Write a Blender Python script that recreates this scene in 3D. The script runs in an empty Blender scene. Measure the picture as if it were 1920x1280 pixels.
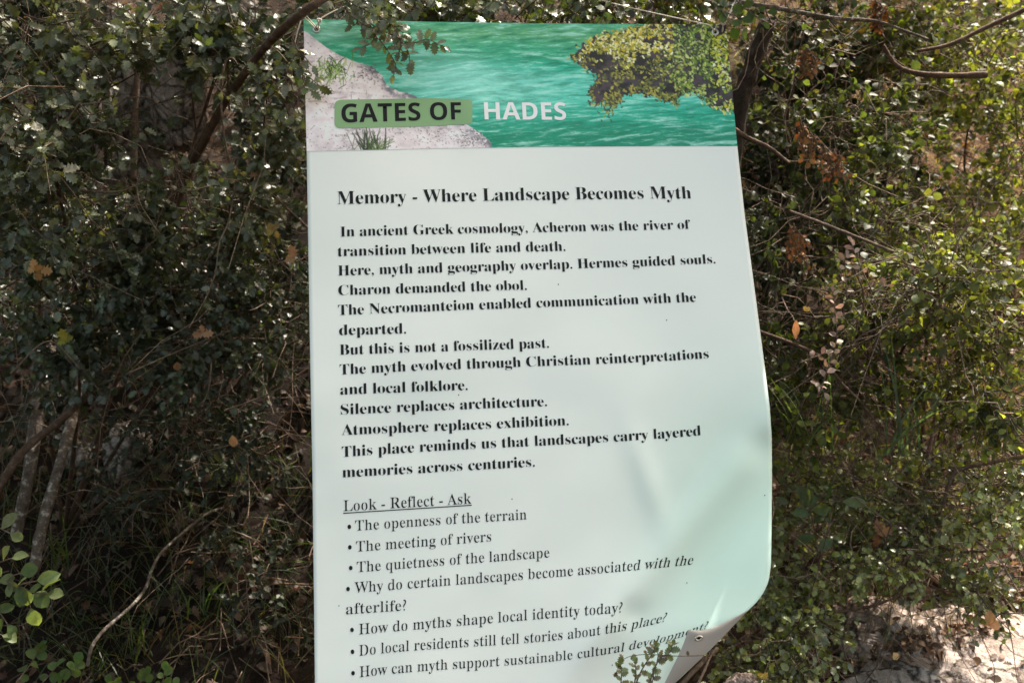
import bpy, math, random
import numpy as np
from mathutils import Vector, Matrix

sc = bpy.context.scene
COL = sc.collection
R = math.radians
rng = np.random.default_rng(7)
random.seed(7)

# ------------------------------------------------------------------ camera
CAM_Z, PITCH, FPX = 1.5, -8.0, 1867.0          # FPX: focal length in pixels of a 1920 wide picture
cam = bpy.data.cameras.new('camera')
cam.sensor_width = 36.0
cam.lens = FPX / 1920.0 * 36.0
cam.clip_start, cam.clip_end = 0.05, 500.0
cam.dof.use_dof = True
cam.dof.focus_distance = 1.63
cam.dof.aperture_fstop = 7.0
camo = bpy.data.objects.new('camera', cam)
camo.location = (0, 0, CAM_Z)
camo.rotation_euler = (R(90 + PITCH), 0, 0)
COL.objects.link(camo)
sc.camera = camo

# ------------------------------------------------------------------ sky and sun
SUN_EL, SUN_AZ = 56.0, 42.0                    # azimuth from +Y (straight ahead) towards +X (right)
world = bpy.data.worlds.new('World')
sc.world = world
world.use_nodes = True
wn = world.node_tree
bg = wn.nodes['Background']
sky = wn.nodes.new('ShaderNodeTexSky')
sky.sky_type = 'NISHITA'
sky.sun_disc = False
sky.sun_elevation = R(SUN_EL)
sky.sun_rotation = R(SUN_AZ)
sky.air_density = 1.0
sky.dust_density = 5.0
sky.ozone_density = 1.0
warm = wn.nodes.new('ShaderNodeMix'); warm.data_type = 'RGBA'; warm.blend_type = 'MULTIPLY'
warm.inputs[0].default_value = 1.0
warm.inputs[7].default_value = (1.0, 0.895, 0.65, 1)
wn.links.new(sky.outputs[0], warm.inputs[6])
wn.links.new(warm.outputs[2], bg.inputs[0])
bg.inputs[1].default_value = 0.15
sun = bpy.data.lights.new('sun', 'SUN')
sun.energy = 3.1
sun.angle = R(0.55)
sun.color = (1.0, 0.93, 0.84)
suno = bpy.data.objects.new('sun', sun)
sd = Vector((math.sin(R(SUN_AZ)) * math.cos(R(SUN_EL)), math.cos(R(SUN_AZ)) * math.cos(R(SUN_EL)), math.sin(R(SUN_EL))))
suno.rotation_euler = sd.to_track_quat('Z', 'Y').to_euler()
suno.location = (3, 3, 6)
COL.objects.link(suno)
sc.view_settings.view_transform = 'Standard'
sc.view_settings.look = 'None'
sc.view_settings.exposure = 1.88
sc.view_settings.gamma = 1.0
sc.cycles.use_denoising = True
sc.cycles.max_bounces = 8
sc.cycles.transparent_max_bounces = 8

# ------------------------------------------------------------------ helpers
CP, SP = math.cos(R(PITCH)), math.sin(R(PITCH))
FWD = np.array([0, CP, SP]); UPV = np.array([0, -SP, CP]); CPOS = np.array([0, 0, CAM_Z])

def P(px, py, d):
    """point seen at picture position (px, py) at distance d along the view axis (works on arrays)"""
    px, py, d = np.broadcast_arrays(np.asarray(px, float), np.asarray(py, float), np.asarray(d, float))
    x = (px - 960) / FPX * d
    u = -(py - 640) / FPX * d
    out = np.empty(px.shape + (3,))
    out[..., 0] = x
    out[..., 1] = FWD[1] * d + UPV[1] * u
    out[..., 2] = CAM_Z + FWD[2] * d + UPV[2] * u
    return out

def project(p):
    q = p - CPOS
    d = q @ FWD
    return 960 + q[..., 0] / d * FPX, 640 - (q @ UPV) / d * FPX, d

def nrm(v):
    return v / np.maximum(np.linalg.norm(v, axis=-1, keepdims=True), 1e-9)

def srgb(r, g, b):
    c = np.array([r, g, b], float) / 255.0
    return np.where(c <= 0.04045, c / 12.92, ((c + 0.055) / 1.055) ** 2.4)

def ss(a, b, x):
    t = np.clip((x - a) / (b - a), 0, 1)
    return t * t * (3 - 2 * t)

def _hash(ix, iy, s):
    h = (ix.astype(np.int64) * 374761393 + iy.astype(np.int64) * 668265263 + s * 974634777) & 0xffffffff
    h = ((h ^ (h >> 13)) * 1274126177) & 0xffffffff
    h = h ^ (h >> 16)
    return (h & 0xffff) / 65535.0

def noise(x, y, s=0):
    x = np.asarray(x, float); y = np.asarray(y, float)
    ix, iy = np.floor(x), np.floor(y)
    fx, fy = x - ix, y - iy
    fx = fx * fx * (3 - 2 * fx); fy = fy * fy * (3 - 2 * fy)
    a = _hash(ix, iy, s); b = _hash(ix + 1, iy, s); c = _hash(ix, iy + 1, s); d = _hash(ix + 1, iy + 1, s)
    return a + (b - a) * fx + (c - a) * fy + (a - b - c + d) * fx * fy

def fbm(x, y, s=0, o=4, g=0.5):
    t, a, n = 0, 1.0, 0
    for i in range(o):
        t = t + a * noise(x * 2 ** i, y * 2 ** i, s + 17 * i); n += a; a *= g
    return t / n

def tag(o, label=None, cat=None, group=None, kind=None):
    if label: o['label'] = label
    if cat: o['category'] = cat
    if group: o['group'] = group
    if kind: o['kind'] = kind
    return o

def empty(name, loc, label=None, cat=None, group=None, kind=None):
    o = bpy.data.objects.new(name, None)
    o.location = loc
    o.empty_display_size = 0.05
    COL.objects.link(o)
    return tag(o, label, cat, group, kind)

class Geo:
    """collects vertices, faces and per-vertex colours, and links them as ONE mesh object"""
    def __init__(s):
        s.v, s.n, s.loops, s.tot, s.col, s.mi = [], 0, [], [], [], []
    def add(s, v, loops, tot, col=(1, 1, 1), mi=0):
        v = np.asarray(v, float).reshape(-1, 3)
        s.v.append(v)
        s.loops.append(np.asarray(loops, np.int64).ravel() + s.n)
        tot = np.asarray(tot, np.int64).ravel()
        s.tot.append(tot)
        s.mi.append(np.full(len(tot), mi))
        s.n += len(v)
        c = np.asarray(col, float)
        if c.ndim == 1: c = np.tile(c[:3], (len(v), 1))
        s.col.append(c)
    def grid(s, pts, col=(1, 1, 1), mi=0, flip=False):
        h, w = pts.shape[:2]
        i = np.arange(h * w).reshape(h, w)
        q = np.stack([i[:-1, :-1], i[1:, :-1], i[1:, 1:], i[:-1, 1:]], -1).reshape(-1, 4)
        if flip: q = q[:, ::-1]
        c = np.asarray(col, float)
        if c.ndim == 3: c = c.reshape(-1, 3)
        s.add(pts.reshape(-1, 3), q, np.full(len(q), 4), c, mi)
    def tube(s, pts, r0, r1=None, sides=5, col=(1, 1, 1), rough=0.0, cap=True):
        pts = np.asarray(pts, float)
        n = len(pts)
        r1 = r0 if r1 is None else r1
        t = nrm(np.gradient(pts, axis=0))
        ref = np.array([0, 0, 1.0]) if abs(t[0][2]) < 0.9 else np.array([1.0, 0, 0])
        us = np.empty((n, 3)); u = ref
        for i in range(n):
            u = u - t[i] * (u @ t[i]); u = u / max(np.linalg.norm(u), 1e-9); us[i] = u
        ws = np.cross(t, us)
        rad = np.linspace(r0, r1, n)
        if rough: rad = rad * (1 + rough * rng.uniform(-1, 1, n))
        a = np.arange(sides) / sides * 2 * math.pi
        ring = us[:, None] * np.cos(a)[None, :, None] + ws[:, None] * np.sin(a)[None, :, None]
        rr = rad[:, None, None] * np.ones((1, sides, 1))
        if rough: rr = rr * (1 + 0.6 * rough * rng.uniform(-1, 1, (n, sides, 1)))
        v = (pts[:, None] + ring * rr).reshape(-1, 3)
        i = np.arange(n - 1)[:, None] * sides; j = np.arange(sides)[None]
        k = (j + 1) % sides
        q = np.stack([i + j, i + k, i + sides + k, i + sides + j], -1).reshape(-1, 4)
        loops = list(q.ravel()); tot = [4] * len(q)
        if cap:
            loops += list(range(sides))[::-1] + list(range((n - 1) * sides, n * sides)); tot += [sides, sides]
        s.add(v, loops, tot, col)
    def build(s, name, mats, parent=None, smooth=True):
        me = bpy.data.meshes.new(name)
        if s.n:
            v = np.concatenate(s.v); lp = np.concatenate(s.loops); tt = np.concatenate(s.tot)
            me.vertices.add(len(v)); me.vertices.foreach_set('co', v.astype(np.float32).ravel())
            me.loops.add(len(lp)); me.loops.foreach_set('vertex_index', lp.astype(np.int32))
            me.polygons.add(len(tt))
            st = np.concatenate([[0], np.cumsum(tt)[:-1]])
            me.polygons.foreach_set('loop_start', st.astype(np.int32))
            me.polygons.foreach_set('loop_total', tt.astype(np.int32))
            me.polygons.foreach_set('material_index', np.concatenate(s.mi).astype(np.int32))
            me.polygons.foreach_set('use_smooth', np.full(len(tt), smooth))
            ca = me.color_attributes.new('tint', 'FLOAT_COLOR', 'POINT')
            c = np.concatenate(s.col); c4 = np.ones((len(c), 4)); c4[:, :3] = c
            ca.data.foreach_set('color', c4.astype(np.float32).ravel())
            me.update(calc_edges=True)
        for m in (mats if isinstance(mats, (list, tuple)) else [mats]): me.materials.append(m)
        o = bpy.data.objects.new(name, me)
        COL.objects.link(o)
        if parent is not None:
            o.parent = parent
            o.matrix_parent_inverse = Matrix.Translation(-Vector(parent.location))
        return o

def smoothline(pts, n=24):
    """Catmull-Rom through the points"""
    p = np.asarray(pts, float)
    if len(p) == 2: return p[0] + (p[1] - p[0]) * np.linspace(0, 1, n)[:, None]
    q = np.vstack([2 * p[0] - p[1], p, 2 * p[-1] - p[-2]])
    t = np.linspace(0, len(p) - 1 - 1e-6, n)
    i = t.astype(int); f = (t - i)[:, None]
    a, b, c, d = q[i], q[i + 1], q[i + 2], q[i + 3]
    return 0.5 * (2 * b + (c - a) * f + (2 * a - 5 * b + 4 * c - d) * f ** 2 + (3 * b - a - 3 * c + d) * f ** 3)

# ------------------------------------------------------------------ materials
def mat(name, base=None, rough=0.6, spec=0.5, metal=0.0):
    m = bpy.data.materials.new(name); m.use_nodes = True
    b = m.node_tree.nodes['Principled BSDF']
    if base is not None: b.inputs['Base Color'].default_value = (*base, 1)
    b.inputs['Roughness'].default_value = rough
    b.inputs['Specular IOR Level'].default_value = spec
    b.inputs['Metallic'].default_value = metal
    return m, m.node_tree, b

def tint_node(nt):
    a = nt.nodes.new('ShaderNodeAttribute'); a.attribute_name = 'tint'; return a

def noise_node(nt, scale, detail=4, rough=0.6, coord='Object'):
    tc = nt.nodes.new('ShaderNodeTexCoord'); n = nt.nodes.new('ShaderNodeTexNoise')
    n.inputs['Scale'].default_value = scale; n.inputs['Detail'].default_value = detail; n.inputs['Roughness'].default_value = rough
    nt.links.new(tc.outputs[coord], n.inputs['Vector']); return n

def ramp(nt, src, stops):
    r = nt.nodes.new('ShaderNodeValToRGB')
    e = r.color_ramp.elements
    while len(e) < len(stops): e.new(0.5)
    for i, (p, c) in enumerate(stops): e[i].position = p; e[i].color = (*c, 1)
    nt.links.new(src, r.inputs[0]); return r

def mult(nt, a, b, f=1.0, mode='MULTIPLY'):
    m = nt.nodes.new('ShaderNodeMix'); m.data_type = 'RGBA'; m.blend_type = mode
    m.inputs[0].default_value = f
    for s, i in ((a, 6), (b, 7)):
        if hasattr(s, 'links'): nt.links.new(s, m.inputs[i])
        else: m.inputs[i].default_value = (*s, 1)
    return m.outputs[2]

def bump(nt, b, src, strength, dist):
    n = nt.nodes.new('ShaderNodeBump'); n.inputs['Strength'].default_value = strength; n.inputs['Distance'].default_value = dist
    nt.links.new(src, n.inputs['Height']); nt.links.new(n.outputs[0], b.inputs['Normal'])

def leaf_mat(name, rough=0.38, trans=0.3, spec=0.5, tcol=(1.5, 1.7, 0.5)):
    m, nt, b = mat(name, rough=rough, spec=spec)
    t = tint_node(nt)
    nz = noise_node(nt, 160, 3)
    rp = ramp(nt, nz.outputs[0], [(0.3, (0.75, 0.78, 0.7)), (0.7, (1.15, 1.12, 1.1))])
    base = mult(nt, t.outputs[0], rp.outputs[0])
    nt.links.new(base, b.inputs['Base Color'])
    tr = nt.nodes.new('ShaderNodeBsdfTranslucent')
    nt.links.new(mult(nt, base, tcol), tr.inputs[0])
    mx = nt.nodes.new('ShaderNodeMixShader'); mx.inputs[0].default_value = trans
    out = nt.nodes['Material Output']
    nt.links.new(b.outputs[0], mx.inputs[1]); nt.links.new(tr.outputs[0], mx.inputs[2]); nt.links.new(mx.outputs[0], out.inputs[0])
    return m

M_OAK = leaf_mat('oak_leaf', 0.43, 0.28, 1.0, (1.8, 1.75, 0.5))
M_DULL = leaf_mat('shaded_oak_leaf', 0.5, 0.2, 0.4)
M_SOFT = leaf_mat('ovate_leaf', 0.52, 0.45, 0.35, (1.8, 1.75, 0.5))
M_DEAD = leaf_mat('dead_leaf', 0.6, 0.25, 0.3, (1.3, 1.0, 0.7))
M_GRASS = leaf_mat('grass_blade', 0.45, 0.35, 0.4)

def bark_mat(name, c1, c2, c3, scale=60, lichen=0.55):
    m, nt, b = mat(name, rough=0.85, spec=0.2)
    n1 = noise_node(nt, scale, 6, 0.7)
    r1 = ramp(nt, n1.outputs[0], [(0.3, c1), (0.55, c2), (lichen + 0.12, c3)])
    t = tint_node(nt)
    nt.links.new(mult(nt, r1.outputs[0], t.outputs[0]), b.inputs['Base Color'])
    n2 = noise_node(nt, scale * 2.2, 5, 0.7)
    bump(nt, b, n2.outputs[0], 0.9, 0.004)
    return m
M_BARK = bark_mat('brown_bark', (0.05, 0.03, 0.022), (0.115, 0.072, 0.05), (0.2, 0.145, 0.11))
M_DARKBARK = bark_mat('dark_bark', (0.02, 0.014, 0.011), (0.045, 0.032, 0.025), (0.09, 0.07, 0.06))
M_LICHEN = bark_mat('lichen_bark', (0.05, 0.035, 0.028), (0.16, 0.125, 0.1), (0.42, 0.38, 0.33), 70, 0.5)
M_TWIG = bark_mat('twig_bark', (0.08, 0.055, 0.04), (0.15, 0.105, 0.078), (0.28, 0.215, 0.17), 90)

# soil
M_SOIL, nt, b = mat('soil', rough=0.95, spec=0.15)
n1 = noise_node(nt, 9, 8, 0.7); n2 = noise_node(nt, 70, 6, 0.75)
r1 = ramp(nt, n1.outputs[0], [(0.3, (0.02, 0.014, 0.010)), (0.5, (0.055, 0.036, 0.025)), (0.72, (0.12, 0.08, 0.056))])
r2 = ramp(nt, n2.outputs[0], [(0.3, (0.5, 0.45, 0.42)), (0.7, (1.3, 1.25, 1.2))])
nt.links.new(mult(nt, mult(nt, r1.outputs[0], r2.outputs[0]), tint_node(nt).outputs[0]), b.inputs['Base Color'])
bump(nt, b, n2.outputs[0], 1.0, 0.02)
# limestone
def limestone(name, k):
    m, nt, b = mat(name, rough=0.9, spec=0.2)
    n1 = noise_node(nt, 14, 8, 0.68); n2 = noise_node(nt, 75, 6, 0.72); n3 = noise_node(nt, 5, 5, 0.6); n4 = noise_node(nt, 22, 7, 0.75)
    r1 = ramp(nt, n1.outputs[0], [(0.3, (0.40, 0.34, 0.315)), (0.5, (0.56, 0.50, 0.475)), (0.7, (0.70, 0.66, 0.64))])
    r2 = ramp(nt, n2.outputs[0], [(0.30, (0.4, 0.36, 0.33)), (0.42, (0.88, 0.86, 0.85)), (0.7, (1.1, 1.1, 1.1))])
    r3 = ramp(nt, n3.outputs[0], [(0.4, (0.7, 0.62, 0.55)), (0.6, (1.0, 1.0, 1.0))])
    r4 = ramp(nt, n4.outputs[0], [(0.48, (1, 1, 1)), (0.497, (0.15, 0.13, 0.12)), (0.515, (1, 1, 1))])
    c = mult(nt, mult(nt, mult(nt, r1.outputs[0], r2.outputs[0]), r3.outputs[0]), r4.outputs[0], 0.7)
    tc = nt.nodes.new('ShaderNodeTexCoord')
    wob = mult(nt, tc.outputs['Object'], n4.outputs['Color'], 0.06, 'ADD')
    vo = nt.nodes.new('ShaderNodeTexVoronoi'); vo.feature = 'DISTANCE_TO_EDGE'; vo.inputs['Scale'].default_value = 13
    vc = nt.nodes.new('ShaderNodeTexVoronoi'); vc.feature = 'F1'; vc.inputs['Scale'].default_value = 13
    nt.links.new(wob, vo.inputs['Vector']); nt.links.new(wob, vc.inputs['Vector'])
    r5 = ramp(nt, vo.outputs['Distance'], [(0.0, (.16, .13, .115)), (0.022, (.75, .73, .72)), (0.07, (1, 1, 1))])
    c = mult(nt, c, r5.outputs[0], 0.85)
    nt.links.new(mult(nt, c, (k, k * .96, k * .93)), b.inputs['Base Color'])
    hsum = mult(nt, mult(nt, vc.outputs['Color'], r5.outputs[0]), n2.outputs['Color'], 0.5, 'ADD')
    bump(nt, b, hsum, 1.0, 0.016)
    return m
M_ROCK = limestone('limestone', 0.84)
M_ROCKD = limestone('shaded_limestone', 0.68)  # same limestone toned darker, putting the shade on the left rocks into colour

# ------------------------------------------------------------------ the ground: a path that rises into a bank
_yk = np.array([-200, -60, -10, 0.3, 1.2, 1.9, 2.4, 2.9, 3.5, 4.3, 5.5, 8.0, 14, 60, 200.])
_zk = np.array([-0.6, -0.4, -0.12, 0.0, 0.14, 0.46, 0.68, 0.98, 1.45, 2.1, 3.0, 4.4, 6.0, 9.0, 12.])
def terrain(x, y):
    x = np.asarray(x, float); y = np.asarray(y, float)
    yy = y + 0.25 * (fbm(x * 0.9 + 5, y * 0.3, 3, 3) - 0.5) - 0.10 * ss(0.6, 1.6, x)
    z = np.interp(yy, _yk, _zk)
    z2 = np.interp(yy - 0.25, _yk, _zk); z3 = np.interp(yy + 0.25, _yk, _zk)
    z = (z * 2 + z2 + z3) / 4
    fade = np.exp(-np.maximum(np.hypot(x, y - 3) - 5, 0) / 6)
    z = z + fade * (0.34 * (fbm(x * 1.7, y * 1.7, 11, 4) - 0.5) + 0.07 * (fbm(x * 8, y * 8, 31, 3) - 0.5))
    return z

def on_ground(px, py, dmin=1.75, dmax=9.0):
    """where the sight line through (px, py) meets the ground: (point, distance)"""
    d = np.linspace(dmin, dmax, 900)
    p = P(px, py, d)
    below = p[:, 2] < terrain(p[:, 0], p[:, 1])
    i = int(np.argmax(below)) if below.any() else len(d) - 1
    q = p[i].copy(); q[2] = terrain(q[0], q[1])
    return q, d[i]

gx = np.concatenate([-np.geomspace(200, 3.6, 24), np.linspace(-3.5, 3.5, 240), np.geomspace(3.6, 200, 24)])
gy = np.concatenate([-np.geomspace(200, 1.1, 22), np.linspace(-1, 6.5, 250), np.geomspace(6.6, 200, 24)])
GX, GY = np.meshgrid(gx, gy)
g = Geo()
TZ = terrain(GX, GY)
gc = np.ones(GX.shape + (3,)) * 1.0
dry = (ss(0.9, 1.6, GX) * ss(2.6, 3.4, GY))[..., None]            # dry, paler earth higher up on the bank
gc = gc * (1 - .68 * ss(.5, -.2, GX) * ss(4.0, 3.0, GY))[..., None]  # deep shade of the left bank painted into the earth tint
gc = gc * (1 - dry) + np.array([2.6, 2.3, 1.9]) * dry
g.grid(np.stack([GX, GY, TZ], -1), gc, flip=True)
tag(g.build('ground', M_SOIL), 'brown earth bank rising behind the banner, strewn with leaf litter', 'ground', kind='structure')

# ------------------------------------------------------------------ the banner
_n = np.array([0.149, -0.211, -0.966])
_k = _n @ np.array([0, 0, 1.63])
def bdepth(px, py):
    px = np.asarray(px, float); py = np.asarray(py, float)
    z = _k / (_n[0] * (px - 960) / FPX + _n[1] * (py - 640) / FPX + _n[2])
    # forward bulge (metres towards the viewer)
    ax, ay, bx, by = 1450., 790., 1150., 1150.
    L = math.hypot(bx - ax, by - ay); tx, ty = (bx - ax) / L, (by - ay) / L
    nx, ny = -ty, tx
    if nx < 0: nx, ny = -nx, -ny
    s = (px - ax) * nx + (py - ay) * ny                            # beyond the crease, towards the lower right corner
    off = 0.058 * ss(-60, 300, s) * np.clip(s + 60, 0, 400) / 330
    off = off + 0.012 * np.exp(-(s / 36) ** 2) * ss(0, 150, (px - 1000))
    off = off - 0.011 * np.exp(-((s - 85) / 50) ** 2)
    off = off - 0.009 * np.exp(-(((px - 1425) / 36) ** 2 + ((py - 835) / 36) ** 2))
    off = off - 0.006 * np.exp(-(((px - 1185) / 30) ** 2 + ((py - 1148) / 26) ** 2))
    off = off + 0.007 * np.exp(-(((px - 1215 - .3 * (py - 900)) / 26) ** 2 + ((py - 890) / 90) ** 2))
    off = off + 0.020 * (fbm(px / 330 + 3.1, py / 300 + 1.7, 5, 2) - 0.5) + 0.007 * (fbm(px / 120 + .4 * py / 100, py / 150, 15, 2) - 0.5) * ss(300, 900, py) * ss(150, 700, py + 200)
    off = off + 0.010 * np.sin((px - 570) / 800 * math.pi) * ss(40, 500, py)
    off = off + 0.006 * np.exp(-(((px - 1290) / 120) ** 2 + ((py - 130) / 60) ** 2)) - 0.006 * np.exp(-(((px - 640) / 90) ** 2 + ((py - 110) / 70) ** 2))
    off = off + 0.004 * np.exp(-(((px - 880) / 30) ** 2 + ((py - 200) / 60) ** 2))
    return z - off

def left_edge(py):
    return np.interp(py, [36, 284, 640, 900, 1280, 1480], [569, 575, 581, 586, 590.5, 593])
_RX = np.array([1361, 1372, 1382.5, 1396, 1416, 1433, 1443, 1447, 1447.5, 1446.5, 1445.5, 1441, 1432, 1418, 1400, 1366, 1330, 1297, 1264, 1196, 1120, 1060])
_RY = np.array([46, 160, 274, 400, 550, 680, 760, 820, 900, 1000, 1060, 1090, 1110, 1129, 1146, 1182, 1219, 1250, 1281, 1350, 1420, 1480])
_RS = np.concatenate([[0], np.cumsum(np.hypot(np.diff(_RX), np.diff(_RY)))])

def sheet_xy(t, u):
    """picture position of the sheet's surface: t runs down the sheet, u across it"""
    yl = 36 + t * (1480 - 36)
    a = np.interp(yl, [36, 284, 1060, 1280, 1480], [0, np.interp(274, _RY, _RS), np.interp(1030, _RY, _RS), np.interp(1219, _RY, _RS), _RS[-1]])
    xr, yr = np.interp(a, _RS, _RX), np.interp(a, _RS, _RY)
    xl = left_edge(yl)
    x = xl + (xr - xl) * u
    y = yl + (yr - yl) * u
    sag = np.interp(yl, [36, 284, 600, 900, 1480], [-2.5, 3, 0, 0, 0]) * -1
    return x, y + sag * np.sin(u * math.pi)

M_VINYL, nt, b = mat('printed_vinyl', rough=0.36, spec=0.38)
nt.links.new(tint_node(nt).outputs[0], b.inputs['Base Color'])
nv = noise_node(nt, 11, 3, 0.5); bump(nt, b, nv.outputs[0], 0.05, 0.02)
M_BACK, nt, b = mat('banner_back', (0.36, 0.33, 0.315), rough=0.55, spec=0.35)
M_INK, nt, b = mat('black_ink', (0.007, 0.006, 0.008), rough=0.5, spec=0.22)
M_WHITEINK, nt, b = mat('white_ink', (0.86, 0.84, 0.87), rough=0.36, spec=0.5)
M_GREENINK, nt, b = mat('green_ink', (0.25, 0.42, 0.2), rough=0.36, spec=0.5)
M_METAL, nt, b = mat('eyelet_metal', (0.6, 0.58, 0.55), rough=0.28, metal=1.0)
M_DARK, nt, b = mat('eyelet_hole', (0.012, 0.01, 0.009), rough=0.9)  # flat dark disc, the shade of an open hole put into colour

banner_base = P(590, 1480, bdepth(590, 1480))
banner = empty('banner', banner_base, 'white and mint printed vinyl banner with a river picture, hung on strings, lower corner curled', 'banner')
T, U = np.meshgrid(np.linspace(0, 1, 150), np.linspace(0, 1, 110), indexing='ij')
sx, sy = sheet_xy(T, U)
g = Geo()
mint = (0.05 + 0.95 * ss(1050, 1380, sx) * ss(560, 1050, sy + 0.35 * (sx - 1200)))[..., None] * ss(300, 500, sy)[..., None]
wht, mnt = np.array([0.845, 0.865, 0.845]), np.array([0.60, 0.77, 0.69])
g.grid(P(sx, sy, bdepth(sx, sy)), wht * (1 - mint) + mnt * mint)
sheet = g.build('sheet', [M_VINYL, M_BACK], banner)
md = sheet.modifiers.new('thickness', 'SOLIDIFY'); md.thickness = 0.0009; md.offset = -1
md.material_offset = 1; md.material_offset_rim = 0
# the corner turned over towards the viewer, its back showing
sil = smoothline([(1402, 1144), (1366, 1182), (1330, 1219), (1297, 1250), (1264, 1281), (1196, 1350), (1130, 1412)], 40)
fre = smoothline([(1402, 1144), (1384, 1153), (1362, 1164), (1338, 1175), (1315, 1180.5), (1291, 1179.5)], 26)
fre2 = smoothline([(1291, 1179.5), (1279, 1212), (1262, 1248), (1244, 1284), (1212, 1350), (1180, 1412)], 26)
fe = np.vstack([fre, fre2[1:]])
sfe = np.concatenate([[0], np.cumsum(np.hypot(*np.diff(fe, axis=0).T))]); sfe /= sfe[-1]
ssl = np.concatenate([[0], np.cumsum(np.hypot(*np.diff(sil, axis=0).T))]); ssl /= ssl[-1]
k = np.linspace(0, 1, 80)
wmap = np.interp(k, [0, 0.45, 1], [0, 0.30, 1])
A = np.stack([np.interp(wmap, ssl, sil[:, 0]), np.interp(wmap, ssl, sil[:, 1])], -1)
kk = np.sort(np.concatenate([k[:-1], [sfe[25]]]))
B = np.stack([np.interp(kk, sfe, fe[:, 0]), np.interp(kk, sfe, fe[:, 1])], -1)
q = np.linspace(0, 1, 16)
F = A[:, None] * (1 - q)[None, :, None] + B[:, None] * q[None, :, None]
wid = np.hypot(*(A - B).T)[:, None]
lift = 0.00055 * wid ** 0.75 * np.sin(np.clip(q * 1.9, 0, math.pi * 0.75))[None] * 1.6
dA = bdepth(A[:, 0], A[:, 1])[:, None]
FD = dA - lift - 0.0001 - 0.00012 * wid * q[None]
g = Geo(); g.grid(P(F[..., 0], F[..., 1], FD))
fl = g.build('turned_corner', [M_BACK], banner)
fl['label'] = 'grey back of the turned-over corner'

# --- the printed river picture
HX, HY = 760, 240
V, U = np.meshgrid(np.linspace(0, 1, HY), np.linspace(0, 1, HX), indexing='ij')
tl = (284 - 36) / (1480 - 36)
hx, hy = sheet_xy(V * tl, U)
hy0 = hy - (10 * U * (1 - V))
def L(r, gg, b_):
    c = srgb(r, gg, b_); m_ = c.mean(); return np.clip(m_ + (c - m_) * 1.18, 0.004, 1) * 1.22
streak = fbm(hx / 42 + 0.05 * hy, hy / 6.0 + (hx - 900) * .012 * ss(150, 260, hy) + 3.2 * fbm(hx / 90, hy / 45, 8, 3), 21, 5, 0.62)
fine = fbm(hx / 16 + 0.1 * hy, hy / 2.6, 33, 4, 0.62)
big = fbm(hx / 160, hy / 38, 41, 3)
ky = [36, 62, 88, 102, 120, 150, 185, 215, 250, 285]
cw = np.array([L(88, 158, 122), L(96, 156, 112), L(66, 156, 120), L(20, 142, 106), L(56, 164, 138), L(96, 182, 166), L(92, 184, 166), L(38, 158, 134), L(8, 134, 108), L(6, 124, 100)])
yy = hy0 + 22 * (big - 0.5)
img = np.stack([np.interp(yy, ky, cw[:, i]) for i in range(3)], -1)
lt = (ss(0.52, 0.74, streak) * 0.6 + ss(0.55, 0.8, fine) * 0.40)[..., None]
img = img * (1 - lt) + L(165, 214, 204) * lt
dk = (ss(0.5, 0.3, streak) * 0.6 + ss(0.45, 0.25, fine) * 0.35)[..., None]
img = img * (1 - dk) + L(4, 112, 88) * dk
glow = (np.exp(-((hx - 800 - (hy - 100) * 1.2) / 130) ** 2 - ((hy - 150) / 50) ** 2) * 0.45 + 0.35 * np.exp(-((hx - 610) / 50) ** 2 - ((hy - 62) / 16) ** 2))[..., None] * (0.6 + 0.8 * streak[..., None])
img = img * (1 - np.clip(glow, 0, .9)) + L(172, 222, 216) * np.clip(glow, 0, .9)
# pale river bank
by_ = np.interp(hx, [566, 578, 600, 640, 680, 700, 716, 724, 745, 780, 830, 880, 905, 918, 930, 1400], [55, 62, 82, 106, 120, 126, 140, 158, 170, 180, 200, 236, 252, 264, 290, 400])
by_ = by_ + 7 * (fbm(hx / 14, hy / 14, 51, 3) - 0.5)
bank = ss(-1.2, 1.2, hy - by_)[..., None]
grain = fbm(hx / 9, hy / 9, 61, 5, 0.65)
rock = L(214, 204, 208) * (0.76 + 0.5 * grain[..., None] + .5 * (fbm(hx / 34 - hy / 60, hy / 16, 63, 3)[..., None] - .42))
crk = ss(0.57, 0.66, fbm(hx / 11 + 3 * grain, hy / 5, 71, 4, .6))[..., None] * ss(.42, .6, fbm(hx / 46, hy / 30, 75, 2))[..., None]
rock = rock * (1 - 0.45 * crk) + L(110, 98, 104) * 0.45 * crk
edge = np.exp(-((hy - by_ - 4) / 13) ** 2)[..., None] * ss(0.28, 0.5, fbm(hx / 14, hy / 12, 81, 4))[..., None] * ss(660, 700, hx)[..., None]
rock = rock * (1 - 0.8 * edge) + L(62, 72, 92) * 0.8 * edge
img = img * (1 - bank) + rock * bank
def stroke(x0, y0, x1, y1, w, c, a=0.9):
    dx, dy = x1 - x0, y1 - y0; LL = dx * dx + dy * dy
    j0 = max(int((min(x0, x1) - 578) / 800 * HX) - 12, 0); j1 = int((max(x0, x1) - 562) / 800 * HX) + 12
    i0 = max(int((min(y0, y1) - 46) / 240 * HY) - 14, 0); i1 = int((max(y0, y1) - 34) / 240 * HY) + 14
    s_ = (slice(i0, i1), slice(j0, j1))
    X, Y = hx[s_], hy[s_]
    if X.size == 0: return
    t = np.clip(((X - x0) * dx + (Y - y0) * dy) / LL, 0, 1)
    d = np.hypot(X - x0 - t * dx, Y - y0 - t * dy)
    m = (a * ss(w, w * 0.4, d))[..., None]
    img[s_] = img[s_] * (1 - m) + c * m
pr = np.random.default_rng(3)
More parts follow.
